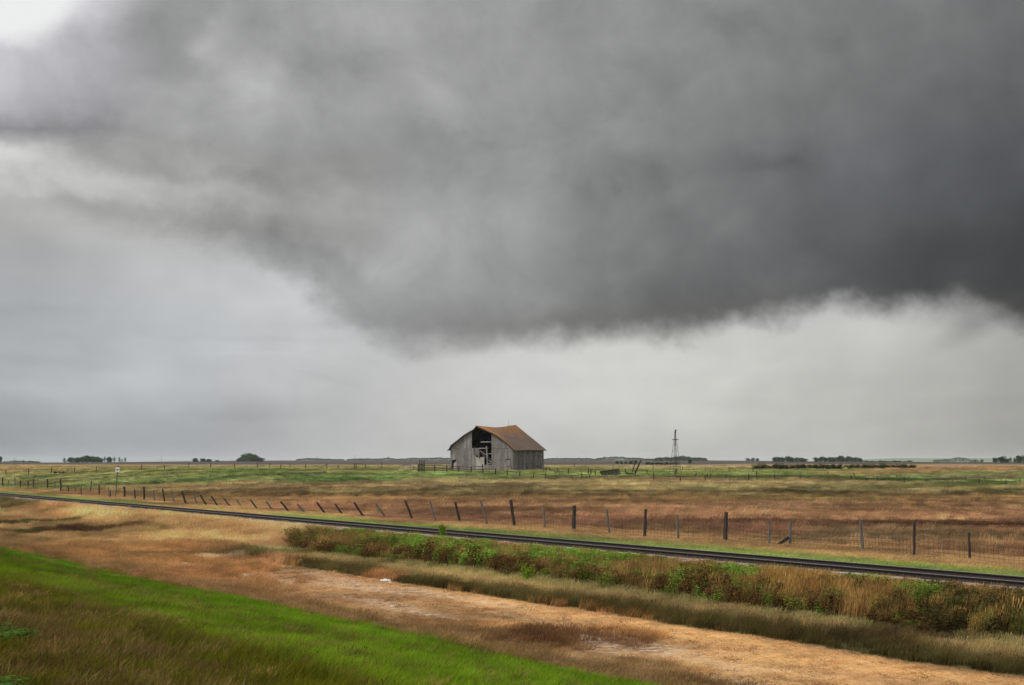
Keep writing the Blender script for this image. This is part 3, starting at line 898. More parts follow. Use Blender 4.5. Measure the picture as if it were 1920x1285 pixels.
fence('wire_fence', 'low wire fence on dark stub posts crossing the pasture right of the barn', 'fence',
      [(a, b, c, d, 1.9, i % 5 == 4) for i, (a, b, c, d) in enumerate(MID)], (.4, .75), 0, .012)
BACK = [(1077, 868.5, 1077, 877.5), (1149.6, 871, 1149.6, 880), (1224.5, 874, 1224.5, 882), (1280, 875, 1280, 883), (1322.5, 877, 1322.5, 885.5), (1367, 875, 1367, 886),
        (1412, 878, 1412, 886.5), (1501.6, 883, 1501.6, 889.5), (1551.7, 884.7, 1551.7, 891), (1601, 885.4, 1601, 893), (1651.6, 888, 1651.6, 894.5),
        (1681.4, 889.8, 1681.4, 896), (1704.4, 890.8, 1704.4, 897), (1759.5, 891.5, 1759.5, 901), (1809.6, 894.2, 1809.6, 901), (1845.5, 892.8, 1845.5, 902), (1863, 896, 1863, 904), (1912, 897, 1912, 906)]
fence('wire_fence', 'faint far wire fence of thin posts edging the tan field at right', 'fence',
      [(a, b, c, d, 1.2, i % 3 == 1) for i, (a, b, c, d) in enumerate(BACK)], (.8,), 0, .012)
LEFT = [(10.8, 880, 10.8, 890.5), (53.8, 878, 53.8, 890), (96.5, 877, 96.5, 888), (140, 875.8, 140, 886.8), (181, 875, 181, 885), (222, 873, 222, 883), (265.2, 871.3, 265.2, 882),
        (308.3, 872, 308.3, 881), (354.2, 868.5, 354.2, 880.5), (395.2, 868, 395.2, 879.5), (440, 868.5, 440, 879), (482.3, 867.7, 482.3, 879), (506, 868.8, 506, 879),
        (526, 871, 526, 879.5), (543.8, 871, 543.8, 879.5), (573, 870.5, 573, 880), (613, 869.5, 613, 880.5), (634, 872, 634, 880), (664.5, 869, 664.5, 880),
        (667.5, 868.3, 667.5, 880), (685, 870.5, 685, 879.5), (716, 868, 716, 879.5)]
fence('wire_fence', 'far wire fence of thin straight posts along the left edge of the plowed field', 'fence',
      [(a, b, c, d, 1.5, 0) for (a, b, c, d) in LEFT], (.5, .8), 0, .012,
      rails=[(613, 871, 16, 593, 880, 16, .9), (667.5, 870, 19, 685, 870.8, 20, 1.0)])

# corral of plank rails in front of the barn
CORR = [(784.2, 871.7, 784.2, 884.6), (815.3, 871.5, 815.3, 885), (837.7, 872.5, 837.7, 885.2), (860, 874, 860, 886), (883.7, 874.7, 883.7, 887.2), (905, 870.8, 905, 889), (929.2, 878.7, 929.2, 891)]
rl = []
for i in range(6):
    x1 = CORR[i][0]; x2 = CORR[i + 1][0]
    t1 = CORR[i][1] if i < 5 else 879; t2 = CORR[i + 1][1] + (1.2 if i < 4 else (3.6 if i == 4 else 0.6))
    b1 = CORR[i][3]; b2 = CORR[i + 1][3]
    for fr in (.06, .42, .74) if i < 5 else (.05, .85):
        rl.append((x1 - .5, t1 + (b1 - t1) * fr, i, x2 + .5, t2 + (b2 - t2) * fr, i + 1, random.uniform(1.2, 1.7)))
fence('corral_fence', 'dark plank corral fence sagging in front of the barn gable', 'fence', [(a, b, c, d, 2.7, 0) for (a, b, c, d) in CORR], rails=rl)
CO2 = [(958.5, 875, 958.5, 884), (981.7, 873.5, 981.7, 882), (1003.5, 873.5, 1003.5, 882), (1024, 875.5, 1024, 884.5), (1046, 877, 1046, 886.5)]
fence('corral_fence', 'grey plank fence along the dark side wall of the barn', 'fence', [(a, b, c, d, 1.6, 0) for (a, b, c, d) in CO2],
      rails=[(958, 875.6, 0, 982, 874.6, 1, 1.0), (981, 874.4, 1, 1004, 874.2, 2, 1.0), (958, 879.5, 0, 1003, 878.6, 2, 1.0), (1003, 874.2, 2, 1024, 876, 3, .9), (1023, 875.8, 3, 1047, 877.4, 4, .9),
             (1029, 876, 3, 1033, 884.5, 3, 1.5), (1017, 884, 3, 1021, 880, 3, 1.2)])
CO3 = [(1049, 888, 1049.5, 900), (1073.5, 891.5, 1074, 900.5), (1091, 889, 1091.5, 897.5), (1106, 889, 1106, 897)]
fence('broken_fence', 'collapsed plank fence with fallen rails, right of the barn', 'fence', [(a, b, c, d, 1.9, i < 2) for i, (a, b, c, d) in enumerate(CO3)],
      rails=[(1025, 894, 0, 1049, 894.6, 0, .9), (1049, 894.3, 0, 1073, 891.8, 1, .9), (1073, 891.6, 1, 1106, 889.8, 3, .9), (1026, 896, 0, 1042, 898.8, 0, 1.4), (1034, 897.4, 0, 1073, 894.8, 1, 1.6),
             (1042, 899.2, 0, 1074, 898.8, 1, 1.6), (1088.5, 883.5, 2, 1092, 890, 2, 1.3), (1073, 898, 1, 1106, 895.5, 3, .9)])
CO4 = [(749, 875.5, 749, 880.5), (757, 870.5, 757, 880.5), (769.5, 869.8, 769.5, 880.5), (776, 874, 776, 882)]
fence('rail_pile', 'bleached stacked fence rails left of the barn corral', 'fence', [(a, b, c, d, 1.5, 1) for (a, b, c, d) in CO4],
      rails=[(748, 873, 0, 772, 872, 2, 1.0), (750, 876, 0, 784, 874.4, 3, 1.0), (747, 879, 0, 775, 878.6, 3, 1.3), (770, 871.6, 2, 785, 872, 3, .9)], rail_mat='fence_pale')
# tall slatted chute panel
g = gp(791, 885); e = empty('chute_gate', g, 'tall narrow slatted gate standing up from the left end of the corral', 'gate')
for (x, t) in ((786.9, 862.2), (790, 863), (793.2, 862.4), (795.8, 861.6)):
    mb = MB(); a = above(x, 885, g.y); b = above(x + random.uniform(-.3, .3), t, g.y); post_mesh(mb, a - g, b - g, .06); mb.build('post', M['post_dark'], e)
for y in (871.5, 874.5, 877.5, 880.5, 883.3):
    mb = MB(); a = above(784, y, g.y - .12); b = above(797, y + random.uniform(-.6, .6), g.y - .12); mb.bar(a - g, b - g, .04, .12); mb.build('slat', M['fence_wood'], e)

# loose posts standing in the farmyard
LOOSE = [(1065.6, 878, 1065.6, 889.5, 'thin lone post standing in the grass right of the barn'),
         (1103.5, 878, 1103.5, 888.5, 'thin dark post left of the tilted wooden feeder, tallest of a cluster'),
         (1108, 880, 1108, 891, 'dark post behind the end of the collapsed fence'),
         (1116, 882, 1116, 892, 'short dark post just left of the tilted wooden feeder'),
         (1172.5, 879, 1172.5, 887.5, 'short stout post between the tilted feeder and the leaning poles'),
         (1213, 880, 1213, 888.5, 'short post between the leaning poles and the windmill'),
         (1326.3, 888.4, 1326.3, 896.5, 'short dark post right of the debris heap, left one of a pair'),
         (1332.4, 888.4, 1332.4, 895.5, 'short dark post right of the debris heap, right one of a pair'),
         (1305.5, 887, 1303.5, 895, 'leaning stake at the right end of the debris heap'),
         (1361, 889, 1361, 897, 'thin stake in the green grass well right of the windmill')]
for (tx, ty, bx, by, lab) in LOOSE:
    g = gp(bx, by); mb = MB(); post_mesh(mb, Vector((0, 0, -.2)), above(tx, ty, g.y) - g, .075)
    o = mb.build('post', M['post_dark'], None); o.location = g; tag(o, lab, 'post', 'loose posts in the farmyard')

# tilted feeder
g = gp(1146, 892); Yf = g.y
e = empty('wooden_feeder', g, 'long slatted wooden feeder lying tilted in the grass between barn and windmill', 'feeder')
A_, B_, C_, D_ = (above(1125, 884.6, Yf) - g, above(1160.5, 879.6, Yf) - g, above(1164, 888, Yf) - g, above(1129.5, 892.6, Yf) - g)
mb = MB(); nsl = 22
for i in range(nsl):
    t = (i + .5) / nsl; a = A_.lerp(B_, t); b = D_.lerp(C_, t); a = a.lerp(b, random.uniform(0, .12)); mb.bar(a, b, .105, .03, (0, 1, 0))
mb.build('slat_panel', M['fence_wood'], e)
mb = MB(); off = Vector((0, -.05, 0)); mb.bar(A_ + off, B_ + off, .05, .09); mb.build('top_rail', M['post_dark'], e)
mb = MB(); mb.bar(D_ + off, C_ + off + Vector((.2, 0, 0)), .06, .1); mb.build('bottom_rail', M['post_grey'], e)
mb = MB(); mb.bar(A_ + off, D_ + off, .12, .14); mb.build('end_board', M['post_dark'], e)
mb = MB(); bk = Vector((0, .9, -.1))
mb.bar(A_ + bk, B_ + bk, .05, .1); mb.bar(A_, A_ + bk, .05, .1); mb.bar(B_, B_ + bk, .05, .1); mb.bar(D_ + bk, C_ + bk, .05, .1); mb.build('back_frame', M['post_dark'], e)

# leaning poles on a skid
g = gp(1186, 890); Yf = g.y
e = empty('loading_frame', g, 'two long dark poles leaning right, rising from a low timber skid', 'frame')
for (x1, y1, x2, y2, r, dy) in ((1184.3, 888.5, 1193.3, 862.5, .07, .7), (1190, 889.5, 1201.5, 863.2, .10, 0)):
    mb = MB(); mb.bar(above(x1, y1, Yf + dy) - g, above(x2, y2, Yf + dy) - g, r * 2, r * 1.6); mb.build('pole', M['post_dark'], e)
mb = MB(); mb.bar(above(1172, 886.8, Yf) - g, above(1192, 889, Yf) - g, .1, .16); mb.bar(above(1174, 888.7, Yf - .5) - g, above(1192, 889.8, Yf - .5) - g, .2, .14)
mb.bar(above(1190.5, 883, Yf) - g, above(1191.5, 890.5, Yf) - g, .16, .16); mb.build('skid', M['fence_wood'], e)

# ---------------------------------------------------------------- barn
YAW = math.radians(25)
B0 = gp(962, 883.3)
B0.z -= .05
UX = Vector((-math.cos(YAW), math.sin(YAW), 0)); VX = Vector((math.sin(YAW), math.cos(YAW), 0))
BW, BL = 11.05, 12.0
WH = 3.55
barn = empty('barn', B0, 'derelict grey board barn with a sagging rust orange roof and torn open gable', 'barn')


def bp(u, v, z):
    """barn-local: u from the near right corner leftwards along the gable, v to the back, z up"""
    return UX * u + VX * v + Vector((0, 0, z))


def upx(px, py, v=0.0):
    """u and z on the plane v seen at a photo pixel"""
    dx = (px - HX) / F; dz = (HY - py) / F
    # B0 + UX*u + VX*v = (dx*Y, Y)
    ax = B0.x + VX.x * v; ay = B0.y + VX.y * v
    u = (dx * ay - ax) / (UX.x - dx * UX.y)
    Yv = ay + UX.y * u
    return u, CAM_Z + dz * Yv - B0.z


rake_px = [(962.8, 841), (953, 832.5), (945, 825.5), (932, 816), (920, 810), (905, 803.5), (894.5, 799), (889, 805.5), (880, 810.5), (871.7, 815.5), (853, 830.3), (840.5, 840.2)]
RK = sorted([upx(x, y) for x, y in rake_px])
RU = np.array([a for a, b in RK]); RZ = np.array([b for a, b in RK])
rake = lambda u: float(np.interp(u, RU, RZ))


def boards(mb, u0, u1, zlo, zhi, v=0.0, w=.2, th=.03, side=None, gap=.008):
    """vertical boards; zlo and zhi are functions of u; side: v runs instead of u"""
    u = u0
    while u < u1 - .02:
        ww = min(w * random.uniform(.8, 1.25), u1 - u); a, b = u + gap, u + ww - gap
        lo0, lo1 = zlo(a), zlo(b); h0, h1 = zhi(a), zhi(b)
        dz = random.uniform(-.03, .03); dv = random.uniform(-.008, .008)
        if min(h0, h1) > max(lo0, lo1) + .05:
            def P_(q, z, o): return bp(q, v + dv + o, z) if side is None else bp(side + dv + o, q, z)
            vs = [P_(a, lo0 + dz, 0), P_(b, lo1 + dz, 0), P_(b, h1, 0), P_(a, h0, 0), P_(a, lo0 + dz, th), P_(b, lo1 + dz, th), P_(b, h1, th), P_(a, h0, th)]
            mb.add(vs, [(0, 1, 2, 3), (7, 6, 5, 4), (0, 4, 5, 1), (1, 5, 6, 2), (2, 6, 7, 3), (3, 7, 4, 0)])
        u += ww


u_r = upx(921.5, 830)[0]; u_lt = upx(888, 810)[0]; u_lb = upx(885.5, 840)[0]
zb = -.35
lap = upx(940, 840)[1]
# right part of the gable
mb = MB(); boards(mb, .02, u_r, lambda u: zb, lambda u: lap - .02)
mb.build('gable_wall', M['board'], barn)
mb = MB(); boards(mb, .02, u_r, lambda u: lap - .05, lambda u: rake(u) - .06, v=-.035); mb.build('gable_wall', M['board'], barn)
# upper left, ragged inner edge
mb = MB(); boards(mb, u_lb + .05, BW, lambda u: lap - .06 - max(0, (.9 - (u - u_lb)) * .18), lambda u: min(rake(u) - .06, 99) if u > u_lt else rake(u_lt) - .1, v=-.035)
mb.build('gable_wall', M['board'], barn)
# lower left with a torn hole at its foot
hu0, hz0 = upx(847, 871); hu1, hz1 = upx(856, 861.5)


def zlo_left(u):
    if hu1 < u < hu0:
        return hz1 - .1 - (.0 if u > (hu0 + hu1) / 2 + .2 else 0)
    return zb


u_p = upx(893, 850)[0]
mb = MB(); boards(mb, u_p, BW - .02, zlo_left, lambda u: lap - .02 + .0)
mb.build('gable_wall', M['board'], barn)
mb = MB(); a = upx(856, 871); boards(mb, upx(857, 871)[0], upx(850.5, 871)[0], lambda u: zb, lambda u: hz1 - .2 - .9 * max(0, (u - upx(857, 871)[0]) / 1.2)); mb.build('patch_board', M['board_light'], barn)
# hanging broken panel
mb = MB()
pu0, pz0 = upx(899.5, 841); pu1, _ = upx(887.5, 841); _, pzb = upx(895, 852.5)
boards(mb, pu0, pu1, lambda u: pzb - .9 * max(0, 1 - (u - pu0) / .42) + random.uniform(-.1, .1), lambda u: pz0 - .04 + .12 * math.sin((u - pu0) * 2.0), v=-.09, w=.17)
mb.build('broken_panel', M['board_side'], barn)
mb = MB(); pu0, _ = upx(908.5, 860); pu1, _ = upx(893, 860); _, zt = upx(900, 858.3)
boards(mb, pu0, pu1, lambda u: zb, lambda u: zt + random.uniform(-.06, .06) + (.12 if u < pu0 + .4 else 0), v=-.05, w=.42); mb.build('door_panel', M['board_light'], barn)
mb = MB(); pu0, _ = upx(921, 872); pu1, _ = upx(908, 872); _, zt = upx(915, 871.6)
boards(mb, pu0, pu1, lambda u: zb, lambda u: zt, v=.02); mb.build('gable_wall', M['board'], barn)
# window shutter on the right part, black bar painting its slot's shade
mb = MB(); a0, z0 = upx(958, 861.3); a1, _ = upx(948, 861.3); _, z1 = upx(950, 860); mb.bar(bp(a0, -.05, z0), bp(a1, -.05, z0), .05, .12); mb.build('dark_slot_bar', M['black'], barn)
mb = MB(); boards(mb, a0 + .05, a1 - .02, lambda u: z0 - 1.05, lambda u: z0 - .1, v=-.07, w=.4); mb.build('shutter', M['board'], barn)
mb = MB(); a0, z0 = upx(948.4, 864.5); mb.bar(bp(a0, -.06, z0 - .1), bp(a0, -.06, z0 + .1), .14, .05); mb.build('latch', M['black'], barn)
# timbers inside the opening
def timber(p1, p2, w, v1=.5, v2=None, name='beam', mat='beam'):
    v2 = v1 if v2 is None else v2
    a = upx(*p1, v1); b = upx(*p2, v2); mb = MB(); mb.bar(bp(a[0], v1, a[1]), bp(b[0], v2, b[1]), w, w); mb.build(name, M[mat], barn)


timber((901.5, 829), (921.5, 828.8), .13, .35)
timber((896, 841), (915.5, 840.5), .13, .45)
timber((912, 836.5), (914, 872), .18, .3, name='door_post')
timber((899.5, 846), (914, 854.5), .09, .4); timber((900, 843.5), (921, 862), .07, .7, mat='fence_pale')
timber((901, 850), (921.5, 866), .07, 1.0, mat='fence_pale'); timber((914, 851.5), (921.5, 850.5), .09, .4)
timber((915, 863), (921, 866), .16, .5)
timber((914, 870.5), (921, 868.5), .1, .2)
# frame behind: posts and loft beams deep inside
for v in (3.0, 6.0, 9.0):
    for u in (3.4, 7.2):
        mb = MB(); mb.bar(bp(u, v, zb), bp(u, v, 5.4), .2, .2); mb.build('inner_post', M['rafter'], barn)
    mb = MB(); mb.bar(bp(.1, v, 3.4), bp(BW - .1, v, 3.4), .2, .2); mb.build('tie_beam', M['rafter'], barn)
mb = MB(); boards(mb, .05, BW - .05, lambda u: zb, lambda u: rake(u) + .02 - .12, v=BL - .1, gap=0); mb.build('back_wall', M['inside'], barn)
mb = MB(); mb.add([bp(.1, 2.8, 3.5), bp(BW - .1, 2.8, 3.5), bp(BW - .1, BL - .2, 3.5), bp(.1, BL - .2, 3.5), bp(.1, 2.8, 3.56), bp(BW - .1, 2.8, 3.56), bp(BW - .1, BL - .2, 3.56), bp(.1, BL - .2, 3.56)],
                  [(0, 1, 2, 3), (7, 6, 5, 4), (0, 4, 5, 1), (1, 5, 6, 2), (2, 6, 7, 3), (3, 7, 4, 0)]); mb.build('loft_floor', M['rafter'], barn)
# side walls; right one has short boards and strips painting the shade of gaps
mb = MB(); boards(mb, .02, BL, lambda q: zb if not (5.2 < q < 5.7) else zb + .9, lambda q: WH - .02 - (.5 if 6.0 < q < 6.2 else 0), side=0.0, w=.21, gap=.012); mb.build('side_wall', M['board_side'], barn)
for q0, q1, za, zb2 in ((2.9, 3.3, 2.3, 2.62), (5.5, 5.75, 2.5, 3.3), (5.05, 5.3, .5, 1.3), (7.4, 7.6, .9, 1.4)):
    mb = MB(); mb.bar(bp(-.035, (q0 + q1) / 2, za), bp(-.035, (q0 + q1) / 2, zb2), q1 - q0, .012, (1, 0, 0)); mb.build('dark_gap_strip', M['black'], barn)  # black strip laid on the wall, painting the dark of a gap
mb = MB(); boards(mb, .02, BL, lambda q: zb, lambda q: WH - .02, side=BW, w=.21); mb.build('side_wall', M['board_side'], barn)
mb = MB(); mb.bar(bp(-.05, -.03, zb), bp(-.05, -.03, WH - .1), .14, .04); mb.build('corner_board', M['board_side'], barn)


# roof: two slopes as warped slabs following front rake and back rake, with sag along the ridge
uF, zF = upx(894.3, 798.2)
def ridge(t):
    u = uF + (5.2 - uF) * t
    z = float(np.interp(t, [0, .25, .5, .7, .86, 1], [zF, zF - .12, zF - .16, zF + .02, zF + .26, zF + .40]))
    return u, z


def roof_slope(side):
    NU, NV = 18, 40; V = []; top = []
    v0, v1 = -.3, BL + .3
    for j in range(NV + 1):
        t = j / NV; v = v0 + (v1 - v0) * t; ru, rz = ridge(t)
        eu = -.38 if side > 0 else BW + .38
        ez = (WH - .16) if side > 0 else WH - .22
        for i in range(NU + 1):
            k = i / NU
            # front profile blends to a straight back profile
            u_lin = ru + (eu - ru) * k; z_lin = rz + (ez - rz) * k
            zfr = np.interp(u_lin, RU, RZ) if -0.0 <= u_lin <= BW else z_lin
            zfr = float(zfr) + .03
            if side > 0:
                if u_lin < 0: zfr = float(RZ[0]) + u_lin * .85 + .03
            else:
                if u_lin > RU[-1]: zfr = float(RZ[-1]) - (u_lin - RU[-1]) * .72 + .03
            wgt = max(0, 1 - t * 1.6) if k > .02 else 0
            z = z_lin * (1 - wgt) + zfr * wgt
            z += -.10 * math.sin(math.pi * k) * (t > .2) * math.sin(math.pi * t) + .035 * float(fbm(np.array(v / 1.3), np.array(k * 5.), 77, 3))
            # a slipped course of shingles
            if side > 0 and .40 < k < .46 and 0.18 < t < .66: z += .09
            V.append((u_lin, v, z))
    a = NU + 1
    pts = [bp(*p) for p in V] + [bp(p[0], p[1], p[2] - .10) for p in V]
    off = len(V); fs = []
    holes = {(14, 7), (15, 7)} if side > 0 else set()
    for j in range(NV):
        for i in range(NU):
            q = j * a + i
            if (j, i) in holes: continue
            fs.append((q, q + 1, q + a + 1, q + a)); fs.append((q + off, q + a + off, q + a + 1 + off, q + 1 + off))
    for i in range(NU):
        fs.append((i, i + off, i + 1 + off, i + 1)); q = NV * a + i; fs.append((q, q + 1, q + 1 + off, q + off))
    for j in range(NV):
        q = j * a; fs.append((q, q + a, q + a + off, q + off)); q = j * a + NU; fs.append((q, q + off, q + a + off, q + a))
    me = bpy.data.meshes.new('roof'); me.from_pydata(pts, [], fs); me.update()
    bm = bmesh.new(); bm.from_mesh(me); bmesh.ops.recalc_face_normals(bm, faces=bm.faces); bm.to_mesh(me); bm.free()
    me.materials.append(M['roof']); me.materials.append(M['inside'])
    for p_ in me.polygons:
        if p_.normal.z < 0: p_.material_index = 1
    # object space for the material: x across, y along the ridge, z up
    rot = Matrix((( -math.cos(YAW), math.sin(YAW), 0), (math.sin(YAW), math.cos(YAW), 0), (0, 0, 1))).transposed().to_4x4()
    me.transform(rot.inverted())
    o = bpy.data.objects.new('roof', me); o.matrix_local = rot; link(o, barn); o.matrix_local = rot
    return V


VR = roof_slope(1); VL = roof_slope(-1)
# barge boards under the front edge
for VV, nm in ((VR, 1), (VL, -1)):
    mb = MB()
    for i in range(18):
        p = VV[i]; q = VV[i + 1]; mb.bar(bp(p[0], p[1] - .03, p[2] - .13), bp(q[0], q[1] - .03, q[2] - .13), .05, .12)
    mb.build('barge_board', M['post_dark'], barn)
# rafters seen in the opening
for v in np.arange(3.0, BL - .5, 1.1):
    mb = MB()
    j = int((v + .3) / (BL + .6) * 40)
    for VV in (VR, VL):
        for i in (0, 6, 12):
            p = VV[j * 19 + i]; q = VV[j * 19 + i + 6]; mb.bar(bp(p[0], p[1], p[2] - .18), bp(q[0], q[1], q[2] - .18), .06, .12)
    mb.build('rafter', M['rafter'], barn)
mb = MB(); ru, rz = ridge(.82); mb.tube([bp(ru, .82 * BL, rz - .05), bp(ru, .82 * BL, rz + .85)], .022, 5); mb.build('lightning_rod', M['iron_dark'], barn)
# patch boards left leaning at the foot of the side wall
for q in (3.1, 4.0, 7.4):
    mb = MB(); mb.bar(bp(-.25, q, -.2), bp(-.25, q + 1.6, .35), .2, .04); mb.build('loose_board', M['fence_pale'], barn)

# ---------------------------------------------------------------- windmill tower without its wheel
g = gp(1266, 893); Yw = g.y
wm = empty('windmill_tower', g, 'tall thin iron windmill tower without its wheel, standing right of the barn', 'windmill')
zt = above(1266, 812, Yw).z - g.z; zp = above(1266, 824.5, Yw).z - g.z; ztop = above(1266, 806, Yw).z - g.z
hw = 14 * Yw / F * .62; yaw = math.radians(20)
def leg_at(k, z):
    t = z / zt; r = hw * 1.414 * (1 - t) + .05 * t; a = yaw + math.pi / 4 + k * math.pi / 2
    return Vector((r * math.cos(a), r * math.sin(a), z))
for k in range(4):
    mb = MB(); mb.bar(leg_at(k, -.2), leg_at(k, zt), .042, .042); mb.build('leg', M['iron'], wm)
for z in np.linspace(.12, .86, 6) * zp:
    mb = MB()
    for k in range(4): mb.bar(leg_at(k, z), leg_at((k + 1) % 4, z), .028, .028)
    mb.build('crossbar', M['iron'], wm)
mb = MB(); lv = np.linspace(.12, .86, 6) * zp
for a, b in zip(lv, lv[1:]):
    for k in (0, 2):
        mb.tube([leg_at(k, a), leg_at((k + 1) % 4, b)], .012, 3, False)
mb.build('tie_rod', M['iron'], wm)
mb = MB()
for i in range(-4, 5): mb.bar(Vector((-.42, i * .1, zp)), Vector((.42, i * .1, zp)), .09, .07)
mb.build('platform', M['iron_dark'], wm)
mb = MB(); mb.tube([(0, 0, zp - .9), (0, 0, zt + .1)], .04, 6); mb.tube([(0, 0, .3), (0, 0, zp)], .018, 5); mb.build('pump_rod', M['iron_dark'], wm)
mb = MB(); mb.tube([(0, 0, zt - .1), (.0, 0, zt + .12), (.05, 0, zt + .3), (.02, 0, ztop)], [.09, .12, .09, .05], 7); mb.bar((-.05, 0, zt + .2), (.18, .1, zt + .42), .12, .1); mb.build('gearbox', M['iron_dark'], wm)
mb = MB(); mb.bar(leg_at(0, .2) * 1, leg_at(0, zp), .03, .03)
for z in np.arange(.6, zp, .4):
    p = leg_at(0, z); mb.bar(p + Vector((-.15, 0, 0)), p + Vector((.15, 0, 0)), .025, .025)
mb.build('ladder', M['iron'], wm)
mb = MB(); mb.tube([(0, .1, -.1), (0, .1, .75), (.25, .1, .85)], .07, 6); mb.tube([(.1, .1, .2), (.3, .1, .95)], .03, 5); mb.build('pump', M['iron_dark'], wm)

# debris heap
g = gp(1284, 897); dh = empty('debris_heap', g, 'low heap of rotten grey boards at the foot of the windmill', 'debris')
for i in range(16):
    x = random.uniform(-1.5, 2.0); y = random.uniform(-.6, .6); a = random.uniform(-.4, .4); L = random.uniform(.6, 1.6)
    mb = MB(); mb.bar(Vector((x - L / 2 * math.cos(a), y, random.uniform(.02, .22))), Vector((x + L / 2 * math.cos(a), y + L / 2 * math.sin(a), random.uniform(.05, .36))), .16, .05)
    mb.build('board', M['fence_wood' if i % 3 else 'post_grey'], dh)

# ---------------------------------------------------------------- whistle post sign
g = gp(216, 933.8)
sg = empty('railway_sign', g, 'white square sign with a black W on a tall thin post beside the fence', 'sign')
top = above(221.3, 874.5, g.y) - g
mb = MB(); mb.bar((0, 0, -.3), top, .09, .06); mb.build('post', M['sign_post'], sg)
c = above(220.6, 881, g.y) - g; c.y -= .07; w, h = 7.2 * g.y / F, 8.4 * g.y / F
mb = MB(); mb.bar(c + Vector((0, 0, -h / 2)), c + Vector((0, 0, h / 2)), w, .015, (0, 1, 0)); pn = mb.build('sign_panel', M['white'], sg)
mb = MB(); lw, lh = w * .52, h * .40
pts = [(-.5, .5), (-.27, -.5), (0, .28), (.27, -.5), (.5, .5)]
for k, ((a, b), (a2, b2)) in enumerate(zip(pts, pts[1:])):
    yo = -.014 - .003 * k
    mb.bar(c + Vector((a * lw, yo, b * lh)), c + Vector((a2 * lw, yo, b2 * lh)), .05, .006, (0, 1, 0))
mb.build('letter_w', M['black'], pn)

# ---------------------------------------------------------------- stones and dark lumps
def rock(px, py, wpx, hpx, mat, name, label, cat, group=None, seed=0, lumps=1):
    g = gp(px, py); w = wpx * g.y / F / 2; h = hpx * g.y / F
    bm = bmesh.new()
    for l in range(lumps):
        r = bmesh.ops.create_icosphere(bm, subdivisions=3, radius=1)
        ox = (l - (lumps - 1) / 2) * w * .9 if lumps > 1 else 0; sc = 1 if lumps == 1 else .62 + .2 * (l % 2)
        for v in r['verts']:
            d = 1 + .28 * float(fbm(np.array(v.co.x * 1.6 + seed + l * 3), np.array(v.co.y * 1.6 + v.co.z * 1.3), seed, 3))
            v.co = Vector((v.co.x * w * d * sc + ox, v.co.y * w * .8 * d * sc, max(-.15, v.co.z * d) * h * sc))
    me = bpy.data.meshes.new(name); bm.to_mesh(me); bm.free(); me.materials.append(M[mat])
    o = bpy.data.objects.new(name, me); o.location = g; link(o); tag(o, label, cat, group)


rock(723, 1090.5, 14, 6.5, 'rock', 'stone', 'white boulder lying on the orange dry ditch floor', 'stone', None, 3, 3)
rock(866, 1081, 6, 4.5, 'rock', 'stone', 'small pale stone at the foot of the weedy bank', 'stone', None, 5)
rock(732, 1092.5, 5, 2, 'rock', 'stone', 'small white chip beside the white boulder', 'stone', None, 9)
rock(605, 887.5, 13, 4, 'rock_dark', 'boulder', 'black and grey boulder in the green pasture left of the corral', 'boulder', None, 7, 2)

# ---------------------------------------------------------------- trees and shrubs
def crown_mesh(name, seed, n, mat, leaf, lobes, spread=.5, tall=1.0, flat_base=.0, airy=.0):
    r = np.random.default_rng(seed)
    lob = []
    for i in range(lobes):
        a = r.uniform(0, 6.28); rr = r.uniform(0, .30) * spread * 2
        lob.append((rr * math.cos(a), rr * math.sin(a), r.uniform(.16, .76) * tall, r.uniform(.17, .30)))
    lob += [(0, 0, .5 * tall, .34), (.1, .05, .2, .3), (-.12, 0, .2, .3)]
    L = np.array(lob)
    k = r.integers(0, len(L), n)
    d = r.normal(size=(n, 3)); d /= np.linalg.norm(d, axis=1)[:, None]
    rad = r.uniform(.45 if airy == 0 else .1, 1.0, n) ** .6
    P = L[k, :3] + d * (L[k, 3] * rad)[:, None] * np.array([1, 1, 1.05])
    P[:, 2] = np.maximum(P[:, 2], flat_base + r.uniform(0, .1, n))
    return leaf_quads(name, P, r, leaf, mat)


def leaf_quads(name, P, r, leaf, mat):
    n = len(P)
    a = r.normal(size=(n, 3)); a /= np.linalg.norm(a, axis=1)[:, None]
    b = r.normal(size=(n, 3)); b -= (a * b).sum(1)[:, None] * a; b /= np.linalg.norm(b, axis=1)[:, None]
    s = leaf * r.uniform(.6, 1.3, n)[:, None]
    V = np.stack([P - a * s, P - b * s * .6, P + a * s, P + b * s * .6], 1).reshape(-1, 3)
    Fq = np.arange(4 * n).reshape(-1, 4)
    return np_mesh(name, V, Fq, mat)


def trunk_mesh(seed, h=.6, r0=.03, limbs=5):
    random.seed(seed); mb = MB()
    mb.tube([(0, 0, -.05), (.01, 0, h * .3), (-.01, .01, h * .7), (0, 0, h)], [r0, r0 * .8, r0 * .5, r0 * .25], 6)
    for i in range(limbs):
        a = random.uniform(0, 6.28); z = random.uniform(.25, .6) * h / .6 * .9
        mb.tube([(0, 0, z * .8), (.12 * math.cos(a), .12 * math.sin(a), z + .1), (.24 * math.cos(a), .24 * math.sin(a), z + .26)], [r0 * .45, r0 * .3, r0 * .12], 4)
    me = bpy.data.meshes.new('trunk'); me.from_pydata(mb.v, [], mb.f); me.update(); me.materials.append(M['bark'])
    return me


